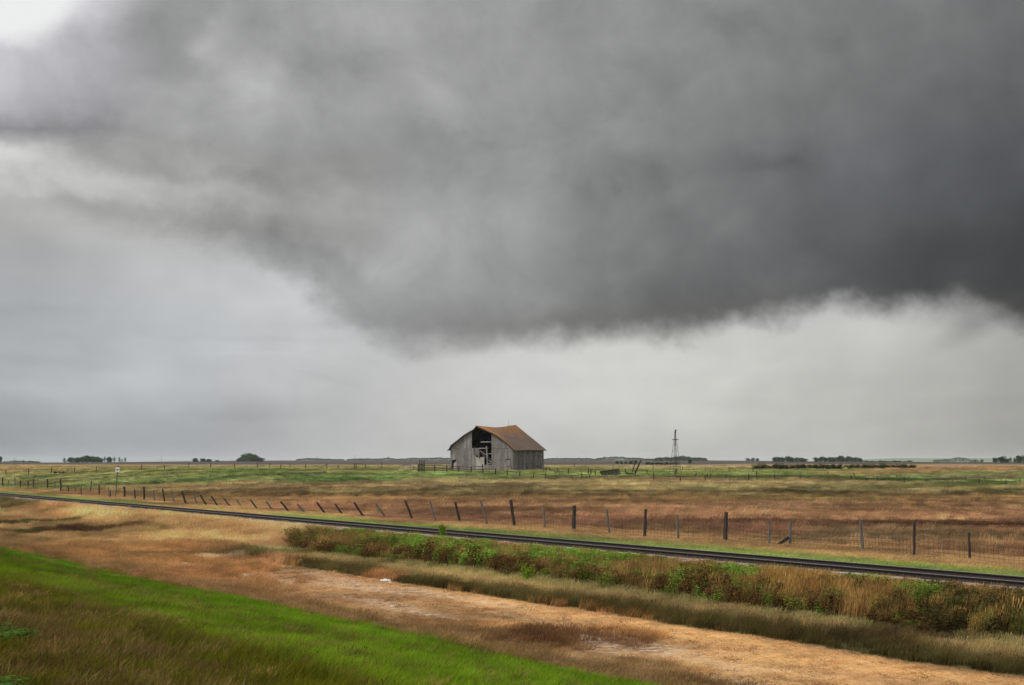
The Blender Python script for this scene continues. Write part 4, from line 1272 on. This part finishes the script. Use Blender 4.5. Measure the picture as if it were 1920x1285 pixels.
PROTO = {
    'round': [(crown_mesh('crown', s, 1500, M['leaf_mid'], .05, 9), trunk_mesh(s)) for s in (1, 2, 3)],
    'dark': [(crown_mesh('crown', s, 1500, M['leaf_dark'], .05, 9), trunk_mesh(s)) for s in (4, 5, 6)],
    'thin': [(crown_mesh('crown', s, 330, M['leaf_dark'], .045, 5, spread=.35, airy=1), trunk_mesh(s, .85, .025, 9)) for s in (7, 8)],
    'shrub': [(crown_mesh('foliage', s, 900, M['leaf_brown'], .05, 8, tall=.85, airy=1), trunk_mesh(s, .4, .02, 6)) for s in (9, 10, 11)],
    'shrubdark': [(crown_mesh('foliage', s, 900, M['leaf_dark'], .05, 8, tall=.85, airy=1), trunk_mesh(s, .4, .02, 6)) for s in (12, 13)],
}
ORD = ['first', 'second', 'third', 'fourth', 'fifth', 'sixth', 'seventh', 'eighth', 'ninth', 'tenth', 'eleventh', 'twelfth', 'thirteenth', 'fourteenth', 'fifteenth',
       'sixteenth', 'seventeenth', 'eighteenth', 'nineteenth', 'twentieth', 'twenty-first', 'twenty-second', 'twenty-third', 'twenty-fourth', 'twenty-fifth', 'twenty-sixth', 'twenty-seventh', 'twenty-eighth']
tseed = [100]


def tree(px, top, wpx, Y, kind, label, group, base=None, name=None, cat=None):
    tseed[0] += 1; rr = random.Random(tseed[0])
    X = (px - HX) / F * Y; z0 = float(terrain(X, Y)) if base is None else CAM_Z + (HY - base) / F * Y
    z0 = min(z0, float(terrain(X, Y)) + .0) if base is None else z0
    zt = CAM_Z + (HY - top) / F * Y
    h = max(zt - z0, .5); w = wpx * Y / F
    cm, tm = rr.choice(PROTO[kind])
    isb = kind.startswith('shrub')
    t = empty(name or ('shrub' if isb else 'tree'), (X, Y, z0), label, cat or ('shrub' if isb else 'tree'), group, 0)
    t.scale = (w / .95, w / .95, h / .98)
    rz = rr.uniform(0, 6.28)
    for nm, me in (('foliage' if isb else 'crown', cm), ('stem' if isb else 'trunk', tm)):
        o = bpy.data.objects.new(nm, me); o.rotation_euler = (0, 0, rz); link(o, t)
    return t


def grove(items, Y, place, group, adj='dark green tree', kind='dark', **kw):
    items = sorted(items, key=lambda t: t[0])
    for i, it in enumerate(items):
        k = it[3] if len(it) > 3 else kind
        a = {'thin': 'thin sparse tree', 'shrub': 'low olive shrub', 'shrubdark': 'low dark shrub'}.get(k, adj)
        tree(it[0], it[1], it[2], Y + random.Random(i).uniform(-20, 20) * Y / 1000, k, f'{a}, {ORD[i]} from left {place}', group, **kw)


tree(0, 854.5, 11, 830, 'round', 'dark green tree cut off by the left edge of the picture, on the horizon', None)
grove([(121, 856.5, 11, 'thin'), (133, 856.5, 17, 'round'), (145, 856.5, 17, 'round'), (155, 855, 16, 'round'), (163, 852.5, 18, 'round'), (172, 854, 18, 'round'), (181, 855, 17, 'round'), (189, 858, 15, 'round'),
       (196, 853.5, 7, 'thin'), (205, 855.5, 13, 'round'), (214, 855, 9, 'thin'), (224, 855, 8, 'thin'), (229, 859, 6, 'thin'), (235, 856, 8, 'thin')], 850, 'in the long grove at far left', 'trees of the grove at far left', 'dense green tree')
grove([(44, 862.5, 4, 'round'), (56, 863.5, 5, 'shrub'), (62, 863.5, 5, 'shrub'), (69, 864, 4, 'shrub')], 900, 'in the scattered row near the left edge', 'small bushes near the left edge', 'tiny round tree')
grove([(366, 858.5, 15), (380, 859.5, 13), (391, 860.5, 16), (407, 862.8, 10)], 1000, 'in small clump left of domed grove', 'trees of the small clump')
grove([(450, 857.5, 20), (459, 850.5, 22), (468, 848, 24), (477, 850.5, 22), (487, 857, 20)], 1050, 'in the domed grove left of the barn', 'trees of the domed grove', 'rounded dark green tree', 'round')
grove([(1230 + 9 * i, t, 15) for i, t in enumerate([858, 857, 856, 857, 855, 853.8, 854, 855.5, 857.5, 857.5, 858.5])], 1600, 'in the grove behind the windmill', 'trees of the grove behind the windmill')
grove([(1402, 859, 10), (1411, 858, 12), (1420, 858.8, 10)], 1700, 'in little clump right of windmill grove', 'trees of the little clump')
grove([(1453 + 8 * i, t, 13) for i, t in enumerate([857, 856, 856.5, 855, 856.5, 857, 858, 859])], 1000, 'in left one of two long right groves', 'trees of the left long grove')
grove([(1531 + 8.2 * i, t, 13) for i, t in enumerate([857, 855.5, 856.5, 857, 856.5, 854.5, 853.5, 854.5, 856.5, 857, 858.5])], 980, 'in right one of two long right groves', 'trees of the right long grove')
grove([(1624 + 9 * i, 863 + (i % 3) * .7, 13, 'shrubdark') for i in range(10)], 900, 'in low row right of the long groves', 'shrubs right of the long groves')
grove([(1866, 857.5, 14), (1878, 854.5, 16), (1888, 860, 12), (1895, 855, 9, 'thin'), (1902, 855.5, 8, 'thin'), (1912, 853.5, 19), (1923, 856, 14)], 700, 'in the dark grove at the right edge', 'trees of the grove at the right edge')
grove([(1418 + 11.2 * i, 868.6 + random.Random(i).uniform(-1.8, 1.5), 20, 'shrub') for i in range(27)], gp(1560, 880.8).y, 'in the long low hedge on the tan field', 'shrubs of the long low hedge')
grove([(1157, 863, 9, 'shrubdark'), (1165, 863.5, 8, 'shrubdark'), (1174, 864, 8, 'shrubdark'), (1183, 862.8, 11, 'shrubdark'), (1191, 863, 9, 'shrubdark')], 520, 'in the short row behind the leaning poles', 'shrubs behind the leaning poles')
grove([(1214 + 9 * i, 866 + (i % 2) * .6, 12, 'shrubdark') for i in range(7)], 420, 'in dark row left of windmill foot', 'shrubs at the windmill foot')
tree(1293.5, 861.8, 9, 560, 'dark', 'small dark rounded bush alone on the plowed field right of the windmill', None, name='bush', cat='bush')
tree(1828, 861, 4, 1200, 'round', 'slim narrow tree standing alone before the hazy hill', None)
tree(1841, 861, 8, 1200, 'round', 'small boxy tree alone before the hazy hill, beside a slimmer one', None)
for i, (x, w) in enumerate(((104, 9), (112, 6), (120, 12))):
    g = gp(x, 888)
    cm = crown_mesh('brush', 40 + i, 500, M['brush'], .09, 5, tall=.7, airy=1)
    o = bpy.data.objects.new('brush_clump', cm); o.location = g; s = w * g.y / F; o.scale = (s, s, 5.5 * g.y / F); link(o)
    tag(o, ['dark brown brush clump, left one of three beside a far fence post', 'small dark brown brush clump between two larger ones', 'wide dark brown brush clump, right one of three in the left pasture'][i], 'brush', 'dark brush clumps')


def treeline(x0, x1, Y, tops, label, dens=2.2, mat='leaf_dark'):
    r = np.random.default_rng(int(x0)); n = int((x1 - x0) * 26)
    xs = r.uniform(x0, x1, n); tp = np.interp(xs, np.linspace(x0, x1, len(tops)), tops)
    tp = tp + 1.1 * fbm(xs / 7.0, xs * 0, int(x0), 3)
    bs = 863.4 + np.interp(xs, DXP, DDP); rows = bs + (tp - bs) * r.uniform(0, 1, n) ** .6
    YY = Y + r.uniform(-60, 60, n)
    P = np.stack([(xs - HX) / F * YY, YY, CAM_Z + (HY - rows) / F * YY], 1)
    me = leaf_quads('distant_trees', P, r, Y / F * .9, M[mat]); o = bpy.data.objects.new('distant_trees', me); link(o)
    tag(o, label, 'treeline', None, 'stuff')


treeline(555, 645, 2600, [861.5, 859, 860.3, 860.8, 861.6], 'faint far treeline on the horizon right of the domed grove')
treeline(650, 848, 2300, [861.5, 860, 860.5, 858.6, 860.5, 859, 858.7, 858.3, 859.5], 'faint far treeline on the horizon left of the barn')
treeline(1018, 1120, 2400, [860.8, 859.5, 858.8, 860, 858.8, 860.8], 'faint far treeline just right of the barn')
treeline(1118, 1226, 1900, [860.3, 857.8, 857.2, 856.8, 858.6, 858.4, 860.5, 860.8], 'far treeline on the horizon between barn and windmill')
treeline(1750, 1835, 2800, [863, 862, 861, 857.5, 859, 862.5, 863], 'hazy treeline before the pale hill at right')
treeline(5, 75, 2600, [866, 864, 865.5, 866], 'very faint far treeline near the left edge')

for x, t in ((302.7, 854.5), (593, 855.5), (666, 854), (728, 855.5), (27, 857)):
    Y = 1500; X = (x - HX) / F * Y; z0 = float(terrain(X, Y)); h = CAM_Z + (HY - t) / F * Y - z0
    u_ = empty('utility_pole', (X, Y, z0), {302.7: 'thin utility pole on the horizon between the far left grove and small clump', 593: 'thin utility pole on the horizon right of the domed grove', 666: 'tallest thin utility pole on the horizon left of the barn',
                728: 'thin utility pole on the horizon, nearest the barn on its left', 27: 'thin utility pole on the horizon near the left edge'}[x], 'utility pole', 'utility poles on the horizon')
    mb = MB(); mb.tube([(0, 0, -.5), (0, 0, h)], [.16, .11], 6); mb.build('pole', M['post_dark'], u_)
    mb = MB(); mb.bar((-.9, -.15, h - .7), (.9, -.15, h - .7), .12, .12); mb.build('crossarm', M['post_dark'], u_)


def near_shrub(px, base, wpx, hpx, mat, label, seed, n=900, leaf=.045):
    g = gp(px, base); w = wpx * g.y / F; h = hpx * g.y / F
    t = empty('shrub', g, label, 'shrub', None); t.scale = (w, w, h)
    o = bpy.data.objects.new('foliage', crown_mesh('foliage', seed, n, M[mat], leaf, 9, airy=1)); link(o, t)
    o = bpy.data.objects.new('stem', trunk_mesh(seed, .5, .015, 7)); link(o, t)


near_shrub(990, 1099, 30, 44, 'leaf_lime', 'bright lime green shrub in the middle of the weedy bank', 61)
near_shrub(830, 1012, 22, 36, 'leaf_lime', 'yellow green sapling sticking up in front of the rails', 62, 420, .06)
near_shrub(985, 995, 6, 8, 'leaf_lime', 'tiny green weed between the rails and the fence', 63, 120, .1)

# ---------------------------------------------------------------- grasses and weeds
HID = bpy.data.collections.new('plant_models')     # source meshes for the scattered stuff


def blade_tuft(name, seed, nb, width, lean, spread=.32, head=0, droop=.25, hvar=.35):
    r = np.random.default_rng(seed); V = []; Fc = []
    for i in range(nb):
        a = r.uniform(0, 6.28); rr = spread * math.sqrt(r.uniform()); x, y = rr * math.cos(a), rr * math.sin(a)
        h = r.uniform(1 - hvar, 1.0); w = width * r.uniform(.7, 1.3)
        da = r.uniform(0, 6.28); dl = r.uniform(0, droop) * h; ox = dl * math.cos(da) + lean * h; oy = dl * math.sin(da)
        fa = r.uniform(0, 3.14); px, py = math.cos(fa) * w / 2, math.sin(fa) * w / 2
        b = len(V)
        V += [(x - px, y - py, 0), (x + px, y + py, 0), (x + ox * .35 + px * .8, y + oy * .35 + py * .8, h * .55), (x + ox * .35 - px * .8, y + oy * .35 - py * .8, h * .55), (x + ox, y + oy, h * .98), (x + ox, y + oy, h)]
        V[-2] = (x + ox + px * .15, y + oy + py * .15, h); V[-1] = (x + ox - px * .15, y + oy - py * .15, h)
        Fc += [(b, b + 1, b + 2, b + 3), (b + 3, b + 2, b + 4, b + 5)]
        if head and r.uniform() < head:
            b = len(V); hw = w * 1.3
            V += [(x + ox - px / w * hw, y + oy - py / w * hw, h * .97), (x + ox, y + oy, h * .86), (x + ox + px / w * hw, y + oy + py / w * hw, h * .97), (x + ox * 1.12, y + oy * 1.12, h * 1.12)]
            Fc += [(b, b + 1, b + 2, b + 3)]
    me = np_mesh(name, V, Fc, M['grass']); o = bpy.data.objects.new(name, me); HID.objects.link(o)


def weed_tuft(name, seed, nl, leaf):
    r = np.random.default_rng(seed)
    st = [(r.uniform(-.28, .28), r.uniform(-.28, .28), r.uniform(.55, 1.0)) for _ in range(9)]
    P = []
    for i in range(nl):
        x, y, h = st[r.integers(len(st))]; t = r.uniform(.12, 1) ** .75
        P.append((x * (.5 + .6 * t) + r.normal() * .05, y * (.5 + .6 * t) + r.normal() * .05, h * t))
    me = leaf_quads(name, np.array(P), r, leaf, M['grass'])
    o = bpy.data.objects.new(name, me); HID.objects.link(o)


for i in range(3): blade_tuft(f'a{i}_grass', 200 + i, 66, .013, .10)
for i in range(2): blade_tuft(f'b{i}_straw', 210 + i, 50, .012, .16, head=.8, droop=.3)
for i in range(3): weed_tuft(f'c{i}_weed', 220 + i, 360, .031)
blade_tuft('d0_stubble', 230, 36, .026, .02, spread=.45, droop=.7, hvar=.6)
blade_tuft('d1_stubble', 231, 26, .026, .02, spread=.5, droop=.9, hvar=.7)
KIND = {'grass': (0, 3), 'straw': (3, 2), 'weed': (5, 3), 'stub': (8, 2)}


def gn_group():
    ng = bpy.data.node_groups.new('scatter_plants', 'GeometryNodeTree')
    ng.interface.new_socket('Geometry', in_out='INPUT', socket_type='NodeSocketGeometry')
    ng.interface.new_socket('Geometry', in_out='OUTPUT', socket_type='NodeSocketGeometry')
    gi = ng.nodes.new('NodeGroupInput'); go = ng.nodes.new('NodeGroupOutput')
    ip = ng.nodes.new('GeometryNodeInstanceOnPoints'); ci = ng.nodes.new('GeometryNodeCollectionInfo')
    ci.inputs['Collection'].default_value = HID; ci.inputs['Separate Children'].default_value = True; ci.inputs['Reset Children'].default_value = True

    def attr(name, typ):
        n = ng.nodes.new('GeometryNodeInputNamedAttribute'); n.data_type = typ; n.inputs['Name'].default_value = name
        return n.outputs['Attribute']
    ng.links.new(gi.outputs[0], ip.inputs['Points']); ng.links.new(ci.outputs[0], ip.inputs['Instance'])
    ip.inputs['Pick Instance'].default_value = True
    ng.links.new(attr('kindex', 'INT'), ip.inputs['Instance Index'])
    ng.links.new(attr('scl', 'FLOAT_VECTOR'), ip.inputs['Scale'])
    e2r = ng.nodes.new('FunctionNodeEulerToRotation'); ng.links.new(attr('rot', 'FLOAT_VECTOR'), e2r.inputs[0])
    ng.links.new(e2r.outputs[0], ip.inputs['Rotation'])
    ng.links.new(ip.outputs[0], go.inputs[0])
    return ng


NG = gn_group()


def scatter(name, label, cat, X, Y, Z, kidx, scl, rot, tint):
    me = bpy.data.meshes.new(name); me.vertices.add(len(X))
    me.vertices.foreach_set('co', np.stack([X, Y, Z], 1).astype(np.float32).ravel())
    a = me.attributes.new('kindex', 'INT', 'POINT'); a.data.foreach_set('value', kidx.astype(np.int32))
    a = me.attributes.new('scl', 'FLOAT_VECTOR', 'POINT'); a.data.foreach_set('vector', scl.astype(np.float32).ravel())
    a = me.attributes.new('rot', 'FLOAT_VECTOR', 'POINT'); a.data.foreach_set('vector', rot.astype(np.float32).ravel())
    a = me.attributes.new('tint', 'FLOAT_COLOR', 'POINT'); a.data.foreach_set('color', np.concatenate([tint, np.ones((len(tint), 1))], 1).astype(np.float32).ravel())
    o = bpy.data.objects.new(name, me); link(o); tag(o, label, cat, None, 'stuff')
    md = o.modifiers.new('plants', 'NODES'); md.node_group = NG


def make_plants():
    # candidate spots: even per square metre near the road, thinning with distance
    R0, D0 = 48.0, 26.0
    amax = math.radians(31)
    n1 = int(D0 * amax * (R0 ** 2 - 8 ** 2)); r1 = np.sqrt(rng.uniform(8 ** 2, R0 ** 2, n1))
    n2 = int(D0 * 2 * amax * R0 ** 2 * math.log(330 / R0)); r2 = R0 * np.exp(rng.uniform(0, math.log(330 / R0), n2))
    r = np.concatenate([r1, r2]); a = rng.uniform(-amax, amax, len(r))
    X = r * np.sin(a); Y = r * np.cos(a)
    n = X * NX + Y * NY; s = X * DX + Y * DY
    px = HX + F * X / Y
    g = np.clip(r / R0, 1, None) ** .75
    col = paint(X, Y); u = rng.uniform(size=len(r)); pn = fbm(X / 3.2, Y / 3.2, 91, 3); pl = fbm(s / 9, n / 2, 92, 3)
    kind = np.full(len(r), -1); hgt = np.zeros(len(r)); wid = np.ones(len(r)); zone = np.full(len(r), -1)

    def setz(m, z, k, h, w=1.0):
        lo, cnt = KIND[k]; kk = rng.integers(0, cnt, m.sum()) + lo
        kind[m] = kk; hgt[m] = h; wid[m] = w; zone[m] = z
    tint = col.copy() * 1.2
    # 0 near embankment
    m = (n > 2.0) & (n < 17.5); setz(m, 0, 'grass', .155)
    hgt[m] *= 1 + .35 * pn[m] + .25 * (s[m] < 40)
    m2 = m & (u < .025 + .06 * sstep(7.5, 4, n)); setz(m2, 0, 'straw', .20)
    tint[m2] = C(136, 110, 66) * rng.uniform(.3, 1.2, m2.sum())[:, None]
    pb = .04 + .075 * np.clip(8.2 - n, 0, 3.4) + .8 * fbm(s / 6, n / 1.6, 51, 4) * (n < 12) + .35 * np.exp(-((n - 11.2) / .8) ** 2) * sstep(38, 52, s)
    br = m & (rng.uniform(size=len(r)) < pb); tint[br] = C(108, 90, 54) * rng.uniform(.5, 1.5, br.sum())[:, None]
    gg = m & ~br & ~m2; tint[gg] *= (.76 - .12 * sstep(28, 50, s[gg]) * sstep(15.5, 13.5, n[gg]))[:, None]; tint[gg, 2] *= .6
    tint[gg] *= (1 + .45 * fbm(X[gg] / 1.6, Y[gg] / 2.5, 55, 3))[:, None]
    m3 = m & (px < 24) & (n < 3.6) & (pn > .22); setz(m3, 0, 'weed', .2); tint[m3] = C(66, 92, 38)
    # 1 ditch floor
    m = (n >= 17.5) & (n < 25.3); m &= u < .8; setz(m, 1, 'stub', .065)
    mm = (n >= 17.4) & (n < 19.0) & (u < .9); setz(mm, 1, 'straw', .27)
    rusty = (n > 17.4) & (n < 21.0) & (s > 24) & (s < 52)
    lf = (n >= 17.5) & (n < 25.4) & (px < 470 + 260 * pn + rng.normal(size=len(r)) * 50)
    mm = lf & (u < .95); setz(mm, 1, 'straw', .26); hgt[mm] *= 1 + .5 * pl[mm]
    # the rusty tall patches: tall wherever the ground colour is dark and brown there
    pyy = HY + F * (CAM_Z - terrain(X, Y)) / Y
    d1 = np.hypot((px - 1050) / 190, (pyy - 1202) / 22) + .5 * pn; d2 = np.hypot((px - 820) / 190, (pyy - 1178) / 14) + .5 * pn; d3 = np.hypot((px - 1190) / 170, (pyy - 1250) / 26) + .5 * pn
    for dq, hq in ((d3, .16), (d2, .16), (d1, .34)):
        dk = (n >= 17.5) & (n < 25) & (dq < 1); setz(dk, 1, 'straw', hq); hgt[dk] *= np.sqrt(np.clip(1.1 - dq[dk], .08, 1))
        tint[dk] = col[dk] * 1.15
    kill = (zone == 1) & (salt(X, Y) > .45) & (u > .3); zone[kill] = -1
    z1 = (zone == 1) & (kind >= 8); tint[z1] *= rng.choice([.2, .5, .78, .95], z1.sum(), p=[.16, .24, .34, .26])[:, None]
    # 2 olive strip
    m = (n >= 25.1) & (n < 28.4); setz(m, 2, 'grass', .24); m2 = m & (u < .3 + .5 * (n > 26.2)); setz(m2, 2, 'straw', .28)
    tint[m] *= .88; tint[m2] *= np.array([1.02, .90, .80]); hgt[m] *= 1 + .5 * pl[m]
    # 3 weedy bank
    bank = (n >= 28.3) & (n < 32.5)
    wb = bank & (px > 545 + 90 * pl + rng.normal(size=len(r)) * 55) & ((px < 1400 + 330 * pl + rng.normal(size=len(r)) * 90) | ((px < 1760) & (fbm(X / 1.5, Y / 2, 95, 3) > .12)) | ((n > 31) & (px > 1560) & (pl > -.1))); setz(wb, 3, 'weed', .58)
    p1 = fbm(X / 1.3, Y / 1.6, 94, 2)
    hgt[wb] *= (1 + .45 * pn[wb] + .9 * p1[wb]).clip(.3, 1.8) * np.where(n[wb] > 31.3, .55, 1.0)
    wid[wb] = 1.3
    gr0 = rng.normal(size=len(r))
    gcol = np.stack([np.interp(pn + .35 * pl + rng.normal(size=len(r)) * .12, [-.6, -.1, .35], [C(92, 80, 42)[k], C(94, 108, 44)[k], C(108, 138, 52)[k]]) for k in range(3)], -1)
    tint[wb] = gcol[wb] * 1.15
    up = wb & (n > 30.8); tint[up] *= np.array([1.1, 1.15, 1.0])
    lo = wb & (n < 29.6) & (u < .7); tint[lo] = C(96, 72, 42) * rng.uniform(.7, 1.2, lo.sum())[:, None]
    st = wb & (rng.uniform(size=len(r)) < .22 + .5 * fbm(X / 2.5, Y / 3, 97, 3)); setz(st, 3, 'straw', .62); tint[st] = C(166, 134, 82) * rng.uniform(.5, 1.2, st.sum())[:, None]
    rb = bank & ~wb & (px > 1000); setz(rb, 3, 'straw', .62); hgt[rb] *= 1 + .3 * pn[rb]
    tint[rb] = C(164, 130, 76) * (1 + .45 * pn[rb] + .3 * rng.normal(size=rb.sum()))[:, None].clip(.3, 2)
    gr = rb & (pl + .6 * rng.normal(size=len(r)) * .3 > .12); tint[gr] = C(122, 128, 60) * rng.uniform(.6, 1.2, gr.sum())[:, None]
    dw = rb & (pn + .5 * pl + .5 * sstep(1540, 1740, px) > .10) & (u < .4 + .35 * sstep(1560, 1760, px)); setz(dw, 3, 'weed', .6); wid[dw] = 1.2; tint[dw] = C(76, 68, 38) * rng.uniform(.6, 1.4, dw.sum())[:, None]
    lb = (n >= 25) & (n < 32.5) & (px < 560 + 50 * pl); setz(lb, 3, 'straw', .36)
    hgt[lb] *= 1 + .4 * pl[lb]; tint[lb] = col[lb] * 1.45
    # a thin fringe along the ballast, weeds in the gravel
    fr = (n >= 32.3) & (n < 33.0); zone[fr] = -1
    f2 = fr & (u < .16); setz(f2, 3, 'stub', .14); tint[f2] = C(160, 128, 90)
    tr = (n >= 33) & (n < 35.2); zone[tr] = -1
    f3 = tr & (u < .05) & (np.abs(np.abs(n - 34) - .72) > .12); setz(f3, 3, 'stub', .12); tint[f3] = C(170, 128, 90)
    # 4 strip between track and fence
    m = (n >= 35.7) & (n < 47); setz(m, 4, 'grass', .26); hgt[m] = .2; m2 = m & ((n > 40.3 + 4 * pl) | (u < .38 + .9 * fbm(X / 2.5, Y / 4, 98, 3))); setz(m2, 4, 'straw', .22); hgt[m & (n > 42)] = .15
    gm = m & ~m2; tint[gm] = tint[gm] * np.array([.95, 1.1, .8])
    lm = m & (n < 36.4); hgt[lm] = .14
    # 5 pasture
    m = (n >= 47); setz(m, 5, 'straw', .26); green = m & (col[:, 1] > col[:, 0] * .93); setz(green, 5, 'grass', .2)
    hgt[m] *= 1 + .5 * fbm(X[m] / 14, Y[m] / 6, 93, 3)
    far = m & (Y > 150); hgt[far] *= .8
    tint[m] *= .86 * rng.uniform(.6, 1.4, m.sum())[:, None]; bigm = m & (rng.uniform(size=len(r)) < .05); hgt[bigm] *= 1.9
    barnz = (np.abs((X - B0.x) * UX.x + (Y - B0.y) * UX.y - BW / 2) < BW / 2 + .3) & (np.abs((X - B0.x) * VX.x + (Y - B0.y) * VX.y - BL / 2) < BL / 2 + .3)
    zone[barnz] = -1
    # nothing tall far away, nothing on the plowed land
    zone[Y > 310] = -1
    hgt = np.clip(hgt, .05, 1.2)
    jit = rng.uniform(.75, 1.25, len(r)); tint = np.clip(tint * rng.uniform(.66, 1.34, len(r))[:, None], 0.008, .7)
    Z = terrain(X, Y) - .03
    base_w = np.where(kind >= 8, .55, .62) * g * wid * jit
    base_w = np.where((kind >= 5) & (kind < 8), .95 * g ** .8 * wid * jit, base_w)
    hh = hgt * jit * np.clip(g, 1, 2.2) ** .15
    # plants in front of and beside the rails stay below the line of the rails, as in a kept right of way
    lim = (CAM_Z - (CAM_Z + .10) / 33.2 * n) - Z
    lim = np.where((n > 24) & (n < 33), np.maximum(lim * rng.uniform(.55, 1.0, len(r)), .08), 9)
    lim = np.where((n >= 33) & (n < 36), .12, lim)
    hh = np.minimum(hh, lim)
    scl = np.stack([base_w, base_w, hh], 1)
    wl = 0.15
    rot = np.stack([rng.normal(size=len(r)) * .05, rng.normal(size=len(r)) * .05 + .05, rng.uniform(-.9, .9, len(r))], 1)
    names = [('roadside_grass', 'green and brown grass on the near roadside slope', 'grass'), ('ditch_grass', 'short dry orange grass and stubble on the ditch floor', 'grass'),
             ('strip_grass', 'olive and tan grass strip along the foot of the railway bank', 'grass'), ('bank_weeds', 'leafy weeds and long straw on the railway bank', 'weeds'),
             ('trackside_grass', 'green and straw grass between the rails and the wire fence', 'grass'), ('pasture_grass', 'straw, rust and green grass of the wide pasture', 'grass')]
    for z, (nm, lb_, ct) in enumerate(names):
        k = zone == z
        if k.sum() == 0: continue
        scatter(nm, lb_, ct, X[k], Y[k], Z[k], kind[k], scl[k], rot[k], tint[k])
        print(nm, int(k.sum()))


make_plants()

# ---------------------------------------------------------------- haze
def build_haze():
    mb = MB(); x = 9600; z0, z1 = -30, 20
    vs = [(i * x, j * x, z) for z in (z0, z1) for i, j in ((-1, -1), (1, -1), (1, 1), (-1, 1))]
    mb.add(vs, [(3, 2, 1, 0), (4, 5, 6, 7), (0, 1, 5, 4), (1, 2, 6, 5), (2, 3, 7, 6), (3, 0, 4, 7)])
    m = bpy.data.materials.new('thin rain haze'); m.use_nodes = True; N = NT(m.node_tree)
    v = N.node('ShaderNodeVolumePrincipled'); v.inputs['Color'].default_value = (.84, .87, .88, 1); v.inputs['Density'].default_value = 0.00007; v.inputs['Anisotropy'].default_value = 0
    o = N.node('ShaderNodeOutputMaterial'); N.link(v.outputs[0], o.inputs['Volume'])
    ob = mb.build('haze', m); tag(ob, kind='stuff')


build_haze()
